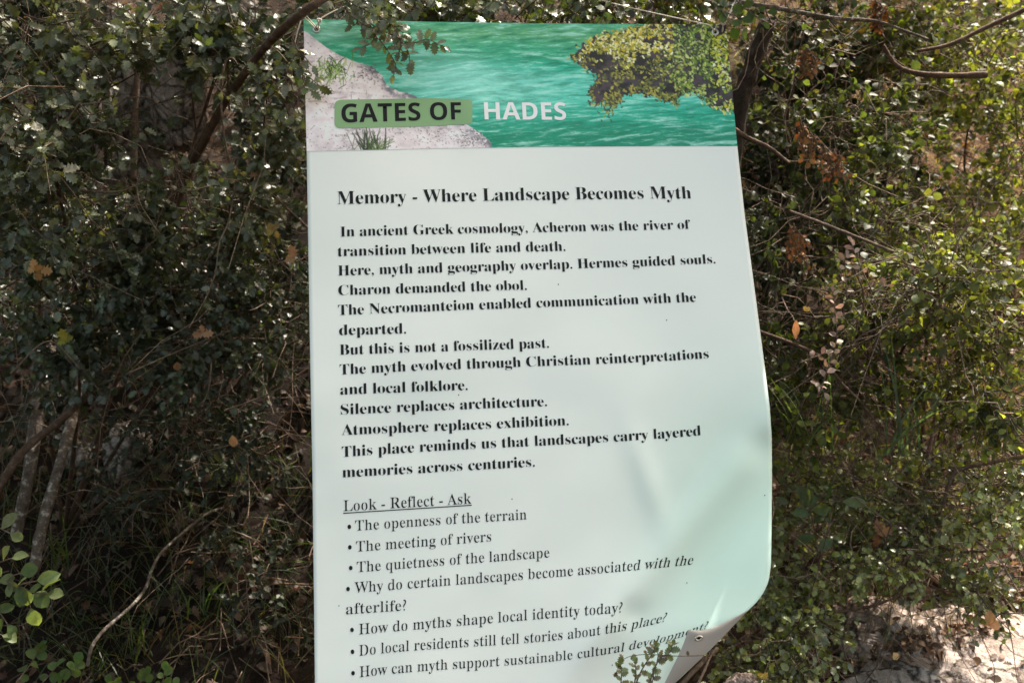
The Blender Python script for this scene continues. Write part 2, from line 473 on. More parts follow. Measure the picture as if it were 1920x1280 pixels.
for i in range(900):                                             # pits and dark stains on the bank
    cl = pr.integers(0, 5)
    x, y = [(pr.uniform(574, 720), pr.uniform(80, 282)), (pr.uniform(574, 930), pr.uniform(225, 283)), (pr.normal(690, 14), pr.normal(140, 9)), (pr.normal(890, 16), pr.normal(258, 10)), (pr.normal(820, 40), pr.normal(258, 14))][cl]
    if y < np.interp(x, hx[0], by_[0]) + 1: continue
    a_ = pr.uniform(0, 6.28); l_ = pr.uniform(.3, 2.6)
    stroke(x, y, x + l_ * math.cos(a_), y + .6 * l_ * math.sin(a_), pr.uniform(.7, 1.5), [L(70, 62, 66), L(96, 86, 90), L(56, 60, 74), L(232, 226, 232)][pr.integers(4)], pr.uniform(.35, .85))
for i in range(150):                                             # grass tuft on the bank
    x, y = pr.normal(622, 17), pr.normal(137, 11)
    a_ = pr.normal(-90, 40) * math.pi / 180; l_ = pr.uniform(6, 17)
    stroke(x, y, x + l_ * math.cos(a_), y + l_ * math.sin(a_), pr.uniform(.8, 1.6), [L(84, 116, 44), L(116, 146, 70), L(46, 62, 30), L(150, 170, 110)][pr.integers(4)])
for i in range(70):                                              # tuft under the title
    x = pr.normal(694, 15); a_ = pr.normal(-90, 38) * math.pi / 180; l_ = pr.uniform(12, 42)
    stroke(x, 281, x + l_ * math.cos(a_), 281 + l_ * math.sin(a_), pr.uniform(.8, 1.5), [L(58, 72, 44), L(92, 112, 62), L(38, 42, 34)][pr.integers(3)])
for i in range(40):
    x = pr.uniform(580, 760); y = by_[0, 0] + pr.uniform(60, 200)
    stroke(x, y, x + pr.uniform(-9, 9), y + pr.uniform(-9, 9), .9, L(96, 84, 84), .6)
# overhanging bush
poly = np.array([(1069, 107), (1097, 82), (1120, 68), (1170, 58), (1205, 47), (1290, 40), (1400, 40), (1400, 214), (1358, 208), (1327, 194), (1312, 176), (1297, 170), (1272, 180), (1265, 196), (1232, 184), (1200, 176), (1170, 180), (1155, 198), (1140, 186), (1125, 196), (1110, 196), (1105, 170), (1118, 142), (1092, 124)], float)
def inside(X, Y):
    r = np.zeros(np.shape(X), bool)
    for (x0, y0), (x1, y1) in zip(poly, np.roll(poly, -1, 0)):
        c_ = ((y0 > Y) != (y1 > Y)) & (X < (x1 - x0) * (Y - y0) / (y1 - y0 + 1e-9) + x0)
        r ^= c_
    return r
wx = hx + 22 * (fbm(hx / 7, hy / 7, 91, 4, .7) - .5); wy = hy + 22 * (fbm(hx / 7, hy / 7, 95, 4, .7) - .5)
bm_ = inside(wx, wy)[..., None] * 1.0
tone = ss(.3, .75, fbm(hx / 22, hy / 15, 97, 5, .65))[..., None]
img = img * (1 - bm_) + (L(22, 20, 16) * (1 - tone) + L(70, 60, 66) * tone) * bm_
for i in range(13000):
    x, y = pr.uniform(1062, 1385), pr.uniform(40, 220)
    if not inside(np.array(x + pr.normal(0, 4)), np.array(y + pr.normal(0, 4))): continue
    clump = float(fbm(x / 17 + 4, y / 13, 101, 3)); hi = float(fbm(x / 9, y / 8, 107, 2))
    upper = y < 92 + 0.18 * (x - 1069) - 26 * (x > 1190) + pr.normal(0, 10)
    rgt = x > 1268 + pr.normal(0, 22)
    low = y > np.interp(x, [1100, 1140, 1200, 1260], [165, 178, 166, 176]) + pr.normal(0, 7) and x < 1275
    dens_ = 1.3 if upper and x < 1240 else 1.1 if rgt else .95 if low else .22
    if pr.random() > dens_ * ss(.30, .52, clump) * 1.25: continue
    if upper and x < 1262: cs = [(170, 164, 70), (206, 200, 132), (142, 140, 56), (188, 164, 62), (98, 102, 46), (226, 218, 180)]
    elif rgt: cs = [(112, 136, 58), (84, 112, 48), (166, 176, 92), (58, 74, 38), (182, 188, 130), (46, 52, 32)]
    else: cs = [(128, 124, 62), (96, 100, 52), (160, 152, 84), (70, 72, 42)]
    if x > 1335 and pr.random() < .5: cs = [(186, 182, 52), (214, 206, 96), (140, 160, 52), (228, 222, 190)]
    f_ = .55 + .9 * hi
    if pr.random() < 0.14: cs = [(36, 34, 30)]
    a_ = pr.normal(.6, 1.0); l_ = pr.uniform(1.5, 4.6)
    stroke(x, y, x + l_ * math.cos(a_), y + l_ * math.sin(a_), pr.uniform(.9, 2.7), np.clip(L(*cs[pr.integers(len(cs))]) * f_, 0, .9), 0.92)
for i in range(60):                                              # trailing sprigs below the bush
    x, y = 1140 + pr.normal(0, 9), 190 + abs(pr.normal(0, 14))
    stroke(x, y, x + pr.uniform(-4, 4), y + pr.uniform(-3, 5), 1.7, L(*[(70, 62, 50), (130, 138, 60), (44, 44, 34)][pr.integers(3)]))
g = Geo()
g.grid(P(hx, hy, bdepth(hx, hy) - 0.0006), np.clip(img, 0, 0.9))
pic = g.build('river_picture', [M_VINYL], banner)

# --- the green title plate (rounded rectangle)
def plate_xy(u, v):                                              # u, v in -1..1
    xl, xr = 627.3, 885.8
    yt = np.interp(u, [-1, -.9, 0.4, 1], [189.5, 187.2, 184.4, 186.5]); yb = np.interp(u, [-1, -.9, 0.2, 1], [239.5, 240.8, 237.5, 232.8])
    x = (xl + xr) / 2 + u * (xr - xl) / 2
    hh = (yb - yt) / 2
    ex = np.maximum(np.abs(x - (xl + xr) / 2) - ((xr - xl) / 2 - 8), 0)
    cut = 8 - np.sqrt(np.maximum(64 - ex ** 2, 0))
    return x, (yt + yb) / 2 + v * (hh - cut)
uu = np.concatenate([-1 + 0.065 * np.linspace(0, 1, 12) ** 2, np.linspace(-.93, .93, 40), 1 - 0.065 * np.linspace(1, 0, 12) ** 2])
PV, PU = np.meshgrid(np.linspace(-1, 1, 10), uu, indexing='ij')
px_, py_ = plate_xy(PU, PV)
g = Geo(); g.grid(P(px_, py_, bdepth(px_, py_) - 0.0012))
plate = g.build('title_plate', [M_GREENINK], banner)

# --- lettering: bold serif letters whose strokes are thinned into a high-contrast face, laid on the bent sheet
def styled(s, style):
    o = ''
    for c in s:
        if style == 'sans' and c.isupper(): o += chr(0x1D5D4 + ord(c) - 65)
        elif c.isupper(): o += chr(0x1D400 + ord(c) - 65)
        elif c.islower(): o += chr(0x1D41A + ord(c) - 97)
        else: o += c
    return o

def outline(s, style):
    """closed outlines of a line of text, one unit per em"""
    cu = bpy.data.curves.new('lettering', 'FONT'); cu.body = styled(s, style); cu.resolution_u = 5
    ob = bpy.data.objects.new('lettering', cu); COL.objects.link(ob)
    bpy.context.view_layer.update()
    c2 = ob.to_curve(bpy.context.evaluated_depsgraph_get())
    out = []
    for sp_ in c2.splines:
        bz = sp_.bezier_points; n = len(bz)
        co, hl, hr = (np.empty(n * 3, np.float32) for _ in range(3))
        bz.foreach_get('co', co); bz.foreach_get('handle_left', hl); bz.foreach_get('handle_right', hr)
        p0 = co.reshape(-1, 3)[:, None, :2].astype(float); p1 = hr.reshape(-1, 3)[:, None, :2].astype(float)
        p2 = np.roll(hl.reshape(-1, 3)[:, None, :2].astype(float), -1, 0); p3 = np.roll(p0, -1, 0)
        t = np.linspace(0, 1, 6, endpoint=False)[None, :, None]
        pts = ((1 - t) ** 3 * p0 + 3 * (1 - t) ** 2 * t * p1 + 3 * (1 - t) * t * t * p2 + t ** 3 * p3).reshape(-1, 2)
        keep = np.linalg.norm(pts - np.roll(pts, 1, 0), axis=1) > 1e-3
        if keep.sum() > 2: out.append(pts[keep])
    ob.to_curve_clear()
    bpy.data.objects.remove(ob); bpy.data.curves.remove(cu)
    return out

def thin(polys, kx, ky):
    """scale stroke thickness by kx for upright strokes and ky for level ones"""
    box = np.array([[p[:, 0].min(), p[:, 0].max()] for p in polys])
    res = []
    for k_, p in enumerate(polys):
        near = [q for q, bb in zip(polys, box) if bb[0] < box[k_, 1] + .01 and bb[1] > box[k_, 0] - .01]
        segs0 = np.vstack(near); segs1 = np.vstack([np.roll(q, -1, 0) for q in near]); d = segs1 - segs0
        e1 = nrm(p - np.roll(p, 1, 0)); e2 = nrm(np.roll(p, -1, 0) - p)
        nn = nrm(np.stack([-(e1 + e2)[:, 1], (e1 + e2)[:, 0]], -1))
        tp = p + nn * 2e-3                                        # which side carries the ink
        cnt = ((segs0[None, :, 1] > tp[:, None, 1]) != (segs1[None, :, 1] > tp[:, None, 1])) & \
              (tp[:, None, 0] < d[None, :, 0] * (tp[:, None, 1] - segs0[None, :, 1]) / (d[None, :, 1] + 1e-12) + segs0[None, :, 0])
        nn = np.where((cnt.sum(1) % 2 == 1)[:, None], nn, -nn)
        o = p + nn * 1e-4
        w = segs0[None] - o[:, None]
        tmin = np.full(len(p), 9.0)
        for rot in (-.45, 0, .45):
            rx = nn[:, 0] * math.cos(rot) - nn[:, 1] * math.sin(rot); ry = nn[:, 0] * math.sin(rot) + nn[:, 1] * math.cos(rot)
            den = rx[:, None] * d[None, :, 1] - ry[:, None] * d[None, :, 0]
            den = np.where(np.abs(den) < 1e-9, 1e-9, den)
            t = (w[..., 0] * d[None, :, 1] - w[..., 1] * d[None, :, 0]) / den
            u = (w[..., 0] * ry[:, None] - w[..., 1] * rx[:, None]) / den
            tmin = np.minimum(tmin, np.where((t > 1e-3) & (u >= -1e-6) & (u <= 1 + 1e-6), t, 9.0).min(1))
        t = tmin
        ny2 = nn[:, 1] ** 2
        kxe = kx + ((1 - kx) * .7 if kx < 1 else .62 - kx) * ss(.11, .05, t)               # hairlines keep their weight
        kye = ky + (max(kx, .9) - ky) * ss(.05, .09, t)
        kf = kxe * (1 - ny2) + kye * ny2
        mv = np.where(t < 0.26, t * (1 - kf) / 2, 0)
        mv = np.minimum(mv, np.maximum(np.roll(mv, 1), np.roll(mv, -1)))
        mv = (mv + np.roll(mv, 1) + np.roll(mv, -1)) / 3
        res.append(p + nn * np.minimum(mv, t * .42)[:, None])
    return res

def fill_one(polys):
    cu = bpy.data.curves.new('fill', 'CURVE'); cu.dimensions = '2D'; cu.fill_mode = 'BOTH'
    for p in polys:
        s_ = cu.splines.new('POLY'); s_.points.add(len(p) - 1); s_.use_cyclic_u = True
        s_.points.foreach_set('co', np.column_stack([p, np.zeros(len(p)), np.ones(len(p))]).astype(np.float32).ravel())
    ob = bpy.data.objects.new('fill', cu); COL.objects.link(ob)
    bpy.context.view_layer.update()
    me = ob.to_mesh()
    v = np.empty(len(me.vertices) * 3, np.float32); me.vertices.foreach_get('co', v)
    lp = np.empty(len(me.loops), np.int32); me.loops.foreach_get('vertex_index', lp)
    tt = np.empty(len(me.polygons), np.int32); me.polygons.foreach_get('loop_total', tt)
    ob.to_mesh_clear(); bpy.data.objects.remove(ob); bpy.data.curves.remove(cu)
    return v.reshape(-1, 3)[:, :2].astype(float), lp, tt

def contains(p, q):
    x, y = q[0]
    a, b = p, np.roll(p, -1, 0)
    c = ((a[:, 1] > y) != (b[:, 1] > y)) & (x < (b[:, 0] - a[:, 0]) * (y - a[:, 1]) / (b[:, 1] - a[:, 1] + 1e-12) + a[:, 0])
    return c.sum() % 2 == 1

def fill(polys):
    n = len(polys)
    par = [[j for j in range(n) if j != i and contains(polys[j], polys[i])] for i in range(n)]
    V, LP, TT, o = [], [], [], 0
    for i in range(n):
        if len(par[i]) % 2: continue
        v, lp, tt = fill_one([polys[i]] + [polys[j] for j in range(n) if i in par[j] and len(par[j]) == len(par[i]) + 1])
        V.append(v); LP.append(lp + o); TT.append(tt); o += len(v)
    return np.vstack(V), np.concatenate(LP), np.concatenate(TT)

def up_vec(x, y):
    base = np.interp(x, [575, 1420], [-0.016, -0.105]) * ss(1250, 600, y) + np.interp(x, [575, 1420], [0.0, 0.0])
    curl = 0.30 * ss(1120, 1260, x) * ss(980, 1060, y) + 0.08 * ss(1090, 1180, x) * ss(1120, 1180, y)
    sx_ = base + curl
    n_ = np.hypot(sx_, 1)
    return sx_ / n_, -1 / n_

def line(g, s, style, pts, cap0, cap1, kx, ky, lift=0.0007):
    """text s along the baseline through pts (picture positions, first = left end, last = right end); cap0/cap1 capital height at the ends"""
    polys = outline(s, style)
    if kx != 1: polys = thin(polys, kx, ky)
    v, lp, tt = fill(polys)
    cap = 0.676 if style == 'serif' else 0.714
    x0, x1 = v[:, 0].min(), v[:, 0].max()
    f = (v[:, 0] - x0) / (x1 - x0)
    pp = np.asarray(pts, float)
    bx = pp[0, 0] + (pp[-1, 0] - pp[0, 0]) * (f + 0.035 * f * (1 - f))
    deg = len(pp) - 1
    co = np.polyfit(pp[:, 0], pp[:, 1], min(deg, 3))
    by = np.polyval(co, bx)
    h = v[:, 1] / cap * (cap0 + (cap1 - cap0) * f)
    ux, uy = up_vec(bx, by)
    X, Y = bx + ux * h, by + uy * h
    g.add(P(X, Y, bdepth(X, Y) - lift), lp, tt)

def dot(g, x, y, rx, ry, lift=0.0007):
    a = np.linspace(0, 2 * math.pi, 18, endpoint=False)
    X, Y = x + rx * np.cos(a), y + ry * np.sin(a)
    g.add(P(X, Y, bdepth(X, Y) - lift), np.arange(18)[::-1], [18])

g = Geo(); line(g, 'GATES OF', 'sans', [(640.5, 230), (700, 228.5), (790, 225.8), (865.5, 224)], 35, 32, 1, 1, 0.0016)
g.build('title_lettering', [M_INK], plate)
g = Geo(); line(g, 'HADES', 'sans', [(908.8, 224.3), (1062, 225)], 32.3, 32.3, 1, 1, 0.0014)
g.build('title_lettering', [M_WHITEINK], banner)
g = Geo(); line(g, 'Memory - Where Landscape Becomes Myth', 'serif', [(632.4, 383), (917, 376.6), (1100, 373.8), (1296.5, 372.3)], 24, 22.6, 1.06, 0.3)
g.build('heading', [M_INK], banner)
BODY = [
    ('In ancient Greek cosmology, Acheron was the river of', [(638.3, 443.6), (786, 439.6), (1020, 435), (1295, 429)], 18.6, 17.4),
    ('transition between life and death.', [(633.2, 480.4), (790, 476), (1060.5, 470.2)], 18.6, 18),
    ('Here, myth and geography overlap. Hermes guided souls.', [(634, 516.6), (840, 510.2), (1035, 504.5), (1342, 493.5)], 18.8, 17.4),
    ('Charon demanded the obol.', [(634.5, 553.4), (810, 548), (988, 543.2)], 18.8, 18.2),
    ('The Necromanteion enabled communication with the', [(634, 590.8), (902, 579.8), (1100, 573), (1305.5, 565.4)], 19.2, 17.8),
    ('departed.', [(636, 628), (761.5, 624.8)], 19.2, 19.2),
    ('But this is not a fossilized past.', [(637, 665), (1029.5, 651.4)], 19.2, 18.6),
    ('The myth evolved through Christian reinterpretations', [(637, 702.3), (850, 692), (1098, 683), (1329.5, 671.2)], 19.4, 18),
    ('and local folklore.', [(638, 739.4), (877, 730.6)], 19.4, 19.2),
    ('Silence replaces architecture.', [(639, 777), (830, 768.5), (1025.8, 760.8)], 19.6, 19),
    ('Atmosphere replaces exhibition.', [(640.5, 815.4), (1066.5, 796.6)], 19.6, 19),
    ('This place reminds us that landscapes carry layered', [(641, 856.6), (880, 841.5), (1141, 828), (1314.5, 815.4)], 19.8, 18.4),
    ('memories across centuries.', [(642, 894.6), (1003, 874)], 19.8, 19.2),
]
g = Geo()
for s, p_, c0, c1 in BODY: line(g, s, 'serif', p_, c0, c1, 1.10, 0.3)
g.build('paragraph', [M_INK], banner)
g = Geo()
line(g, 'Look - Reflect - Ask', 'serif', [(644, 958), (884, 943.6)], 20.6, 20.4, 0.64, 0.6)
ux_ = np.linspace(643.5, 884.5, 40); uy_ = np.linspace(961.6, 946.4, 40)
UXY = np.stack([np.stack([ux_, uy_ - 0.9], -1), np.stack([ux_, uy_ + 0.9], -1)], 0)
g.grid(P(UXY[..., 0], UXY[..., 1], bdepth(UXY[..., 0], UXY[..., 1]) - 0.0007))
g.build('subheading', [M_INK], banner)
QS = [
    ('The openness of the terrain', [(666, 994.6), (820, 983.6), (987.8, 973)], 19.6, 19.4, (655, 987)),
    ('The meeting of rivers', [(667.6, 1033.8), (921, 1014.2)], 19.8, 19.6, (656, 1025.3)),
    ('The quietness of the landscape', [(669, 1072.3), (850, 1058), (1030.3, 1044.2)], 20, 19.6, (657.6, 1064)),
    ('Why do certain landscapes become associated with the', [(664.5, 1111), (900, 1092.3), (1160, 1071), (1298, 1057.5)], 20.2, 19.4, (652.6, 1103.5)),
    ('afterlife?', [(649, 1151), (761.5, 1143.4)], 20.2, 20.2, None),
    ('How do myths shape local identity today?', [(672.8, 1188.8), (920, 1167.5), (1165.8, 1147.5)], 20.2, 19.8, (660, 1180)),
    ('Do local residents still tell stories about this place?', [(673, 1229), (900, 1210.5), (1120, 1190), (1246, 1164.5)], 20.4, 18.5, (661, 1221)),
    ('How can myth support sustainable cultural development?', [(674, 1269), (900, 1250), (1110, 1230), (1324, 1178)], 20.6, 16, (662, 1261)),
]
g = Geo()
for s, p_, c0, c1, bt in QS:
    line(g, s, 'serif', p_, c0, c1, 0.62, 0.5)
    if bt: dot(g, bt[0], bt[1], 3.4, 4.2)
g.build('question_list', [M_INK], banner)
# small specks of dirt on the vinyl
g = Geo()
for x, y in ((1047, 533), (635.5, 1135), (1288, 1092), (710, 371), (1434, 928), (1148, 1246), (860, 740), (1250, 600), (960, 935)):
    dot(g, x, y, 0.9, 1.3, 0.0004)
g.build('dirt_speck', [M_INK], banner)['kind'] = 'stuff'

def eyelet(x, y, r, dep, sq=1.0, rot=0.0):
    g = Geo()
    a = np.linspace(0, 2 * math.pi, 28, endpoint=False); b_ = np.linspace(0, 2 * math.pi, 10, endpoint=False)
    rr = r - 0.3 * r + 0.3 * r * np.cos(b_)[None] * np.ones((28, 1))
    ex, ey = rr * np.cos(a)[:, None], rr * np.sin(a)[:, None] * sq
    X = x + ex * math.cos(rot) - ey * math.sin(rot); Y = y + ex * math.sin(rot) + ey * math.cos(rot)
    D = dep - 0.0008 - (0.5 + 0.5 * np.sin(b_))[None] * 0.0022 * np.ones((28, 1))
    v = P(X, Y, D).reshape(-1, 3)
    i = np.arange(28)[:, None]; j = np.arange(10)[None]
    q_ = np.stack([i * 10 + j, ((i + 1) % 28) * 10 + j, ((i + 1) % 28) * 10 + (j + 1) % 10, i * 10 + (j + 1) % 10], -1).reshape(-1, 4)
    g.add(v, q_, np.full(len(q_), 4))
    ex, ey = r * .62 * np.cos(a), r * .62 * np.sin(a) * sq
    g.add(P(x + ex * math.cos(rot) - ey * math.sin(rot), y + ex * math.sin(rot) + ey * math.cos(rot), dep - 0.0012), np.arange(28)[::-1], [28], mi=1)
    return g.build('eyelet', [M_METAL, M_DARK], banner)
eyelet(593, 55, 7.6, float(bdepth(593, 55)))
eyelet(1341, 61, 7.0, float(bdepth(1341, 61)), 1.0)
eyelet(1310, 1196, 8.6, float(np.min(FD[30:40])) - 0.002, 0.62, -0.25)

# ------------------------------------------------------------------ strings that hold the banner
M_STRING, nt, b = mat('string', (0.62, 0.54, 0.46), rough=0.9, spec=0.2)
nw = noise_node(nt, 900, 2); bump(nt, b, nw.outputs[0], 0.6, 0.001)
def strand(g, pts, r=0.0011, n=30):
    g.tube(smoothline([P(*p) for p in pts], n), r, sides=6)
def knot(g, x, y, d, r=3.2):
    a = np.linspace(0, 4 * math.pi, 40)
    g.tube(P(x + r * np.cos(a) * (1 + .3 * np.sin(1.5 * a)), y + r * np.sin(a), d + 0.003 * np.cos(a * 1.5)), 0.0011, sides=6)
BD = float(bdepth(593, 55))
g = Geo()
strand(g, [(563, 30, BD + .03), (557, 20, BD + .01), (563, 15, BD - .012), (570, 22, BD - .012), (568, 34, BD + 0)])
strand(g, [(566, 20, BD - .012), (572, 34, BD - .006), (582, 44, BD - .004), (592, 55, BD - .003), (595, 60, BD + .004)])
strand(g, [(569, 26, BD - .012), (577, 33, BD - .008), (587, 45, BD - .006), (596, 54, BD - .004)])
strand(g, [(566, 23, BD - .012), (563, 42, BD - .014), (557, 62, BD - .014), (553, 80, BD - .014)])
strand(g, [(590, 54, BD - .004), (600, 40, BD - .012), (604, 34, BD - .012), (625, 22, BD - .004), (651, 11, BD + .01), (672, 3, BD + .04)])
strand(g, [(596, 55, BD - .003), (598, 44, BD - .013), (595, 36, BD - .013), (602, 36, BD - .011)])
knot(g, 566, 24, BD - .014); knot(g, 599, 39, BD - .014)
tag(g.build('tie_string', M_STRING), 'pale string knotted from the left eyelet to the brown limb', 'string', 'strings holding the banner')
BR = float(bdepth(1341, 61))
g = Geo()
strand(g, [(1085, -14, BR + .04), (1150, 7, BR + .02), (1240, 28, BR - .01), (1310, 43, BR - .012), (1330, 48, BR - .01), (1338, 56, BR - .006), (1341, 62, BR + .003)])
strand(g, [(1341, 58, BR - .005), (1344, 48, BR - .012), (1353, 45, BR - .012), (1356, 54, BR - .010), (1354, 60, BR - .006), (1356, 44, BR - .012), (1359, 36, BR - .012), (1364, 31, BR - .01), (1362, 40, BR - .012), (1356, 41, BR - .013)])
strand(g, [(1357, 42, BR - .01), (1366, 30, BR - .002), (1376, 14, BR + .02), (1388, -6, BR + .05)])
strand(g, [(1355, 46, BR - .01), (1362, 34, BR - .002), (1372, 16, BR + .02), (1382, -6, BR + .05)])
knot(g, 1356, 44, BR - .014)
tag(g.build('tie_string', M_STRING), 'pale string stretched to the right eyelet from the top edge of the picture', 'string', 'strings holding the banner')


# ------------------------------------------------------------------ foliage
def leaf_template(kind):
    """a leaf of length 1 along x: vertices, loops, face sizes"""
    if kind == 'oak':
        st = [(0.0, .02), (.10, .14), (.20, .33), (.28, .19), (.42, .39), (.50, .22), (.63, .34), (.71, .17), (.83, .22), (.88, .09), (1.0, 0.0)]
    elif kind == 'ovate':
        st = [(0.0, .02), (.15, .22), (.35, .36), (.58, .38), (.8, .24), (1.0, 0.0)]
    elif kind == 'round':
        st = [(0.0, .03), (.12, .24), (.32, .40), (.58, .46), (.8, .38), (.94, .2), (1.0, 0.0)]
    elif kind == 'lance':
        st = [(0.0, .03), (.2, .15), (.45, .21), (.7, .15), (1.0, 0.0)]
    elif kind == 'lobed':
        st = [(0.0, .03), (.12, .10), (.24, .34), (.34, .16), (.5, .44), (.6, .18), (.74, .34), (.82, .14), (1.0, 0.0)]
    v, mid, lft, rgt = [], [], [], []
    for t, w in st:
        mid.append(len(v)); v.append((t, 0, 0.0))
    for t, w in st:
        lft.append(len(v)); v.append((t + .05 * (w > .2), w, 0.30 * w))
    for t, w in st:
        rgt.append(len(v)); v.append((t + .05 * (w > .2), -w, 0.30 * w))
    lp, tt = [], []
    for i in range(len(st) - 1):
        lp += [mid[i], mid[i + 1], lft[i + 1], lft[i]]; tt.append(4)
        lp += [rgt[i], rgt[i + 1], mid[i + 1], mid[i]]; tt.append(4)
    return np.array(v), np.array(lp), np.array(tt)
TPL = {k: leaf_template(k) for k in ('oak', 'ovate', 'round', 'lance', 'lobed')}

def over_banner(p, margin=0.0, front=None):
    """true where a point would stand in front of the sheet"""
    x, y, d = project(p)
    top = 40 + margin
    right = np.interp(y, _RY, _RX)
    ins = (x > left_edge(y) + margin) & (x < right - margin) & (y > top) & (y < 1500) & (d > 0.1)
    return ins & (d < bdepth(np.clip(x, 500, 1500), np.clip(y, 0, 1500)) + 0.035)

class Leaves:
    def __init__(s): s.p, s.a, s.n, s.sz, s.c = [], [], [], [], []
    def add(s, p, a, n, sz, c):
        s.p.append(np.atleast_2d(p)); s.a.append(np.atleast_2d(a)); s.n.append(np.atleast_2d(n)); s.sz.append(np.atleast_1d(sz)); s.c.append(np.atleast_2d(c))
    def emit(s, g, kind, keep_clear=True, width=1.0, curl=0.35, mi=0):
        if not s.p: return
        p, a, n, sz, c = (np.concatenate(x) for x in (s.p, s.a, s.n, s.sz, s.c))
        a = nrm(a); n = nrm(n - a * (n * a).sum(1, keepdims=True)); b = np.cross(n, a)
        if keep_clear:
            tip = p + a * sz[:, None]
            ok = ~(over_banner(p, 6) | over_banner(tip, 10) | over_banner((p + tip) / 2, 8))
            p, a, n, b, sz, c = p[ok], a[ok], n[ok], b[ok], sz[ok], c[ok]
        tv, lp, tt = TPL[kind]
        N = len(p)
        if N == 0: return
        cu = rng.normal(-curl * .5, curl * .5, N); fo = rng.uniform(0.3, 1.7, N); wd = rng.uniform(.85, 1.15, N) * width
        tw = rng.normal(0, 0.25, N)
        X = np.tile(tv[:, 0], (N, 1)); Y = tv[None, :, 1] * wd[:, None]
        Z = tv[None, :, 2] * fo[:, None] + cu[:, None] * X ** 2 + tw[:, None] * X * Y + rng.normal(0, .02, X.shape)
        v = p[:, None] + sz[:, None, None] * (X[..., None] * a[:, None] + Y[..., None] * b[:, None] + Z[..., None] * n[:, None])
        k = len(tv)
        L_ = (lp[None] + np.arange(N)[:, None] * k).ravel()
        g.add(v.reshape(-1, 3), L_, np.tile(tt, N), np.repeat(c, k, axis=0), mi)

def leaf_colour(pal, n):
    pal = np.array(pal, float)
    c = pal[rng.integers(0, len(pal), n)]
    c = c * rng.uniform(.7, 1.3, (n, 1)) * rng.uniform(.92, 1.08, (n, 3))
    return c

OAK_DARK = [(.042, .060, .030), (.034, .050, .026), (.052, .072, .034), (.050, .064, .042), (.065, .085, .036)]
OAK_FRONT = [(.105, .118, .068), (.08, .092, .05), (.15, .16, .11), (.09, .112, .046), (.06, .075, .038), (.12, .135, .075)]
OAK_DEEP = [(.026, .036, .020), (.022, .030, .018), (.034, .046, .024), (.03, .038, .026)]  # greens darkened so the back leaves carry the thicket's deep shade in colour
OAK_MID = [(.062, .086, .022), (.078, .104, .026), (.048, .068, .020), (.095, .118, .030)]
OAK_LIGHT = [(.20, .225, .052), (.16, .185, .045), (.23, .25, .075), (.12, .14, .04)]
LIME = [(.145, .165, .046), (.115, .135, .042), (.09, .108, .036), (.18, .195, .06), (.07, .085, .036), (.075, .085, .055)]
BRONZE = [(.060, .048, .028), (.07, .06, .03), (.045, .055, .024)]
LITTER = [(.14, .075, .042), (.10, .058, .036), (.19, .115, .072), (.07, .044, .032), (.24, .16, .11), (.12, .08, .06)]

def unit_rand(n):
    return nrm(rng.normal(size=(n, 3)))

def spray(lv, tw, p, d, length, n, size, pal, droop=0.35, r=0.0011, bare=0.0, face=0.45):
    """a leafy twig from p along d"""
    k = 6
    d = d / np.linalg.norm(d)
    t = np.linspace(0, 1, k)
    bend = rng.normal(size=3) * 0.35
    wob = np.cumsum(rng.normal(size=(k, 3)) * .055, 0); wob[0] = 0
    pts = p + length * (t[:, None] * d + (t ** 2)[:, None] * (bend * .8 + np.array([0, 0, -droop])) + wob)
    if tw is not None and not over_banner(pts, -2).any():
        tw.tube(pts, r, r * .45, 4, col=np.array([1, 1, 1]) * rng.uniform(.5, 1.7), cap=False)
    if n <= 0: return
    tt = np.sort(np.concatenate([rng.uniform(bare, 1, n - 1), [1.0]]))
    q = np.stack([np.interp(tt, t, pts[:, i]) for i in range(3)], -1)
    dirs = nrm(np.gradient(pts, axis=0)); dq = np.stack([np.interp(tt, t, dirs[:, i]) for i in range(3)], -1)
    rad = unit_rand(n); rad = nrm(rad - dq * (rad * dq).sum(1, keepdims=True))
    a = nrm(dq * rng.uniform(.2, .9, (n, 1)) + rad * rng.uniform(.5, 1.0, (n, 1)) + np.array([0, 0, -.12]))
    nn = np.array([0, -face, .75]) + rng.normal(size=(n, 3)) * .48
    lv.add(q, a, nn, size * rng.uniform(.55, 1.15, n), leaf_colour(pal, n))

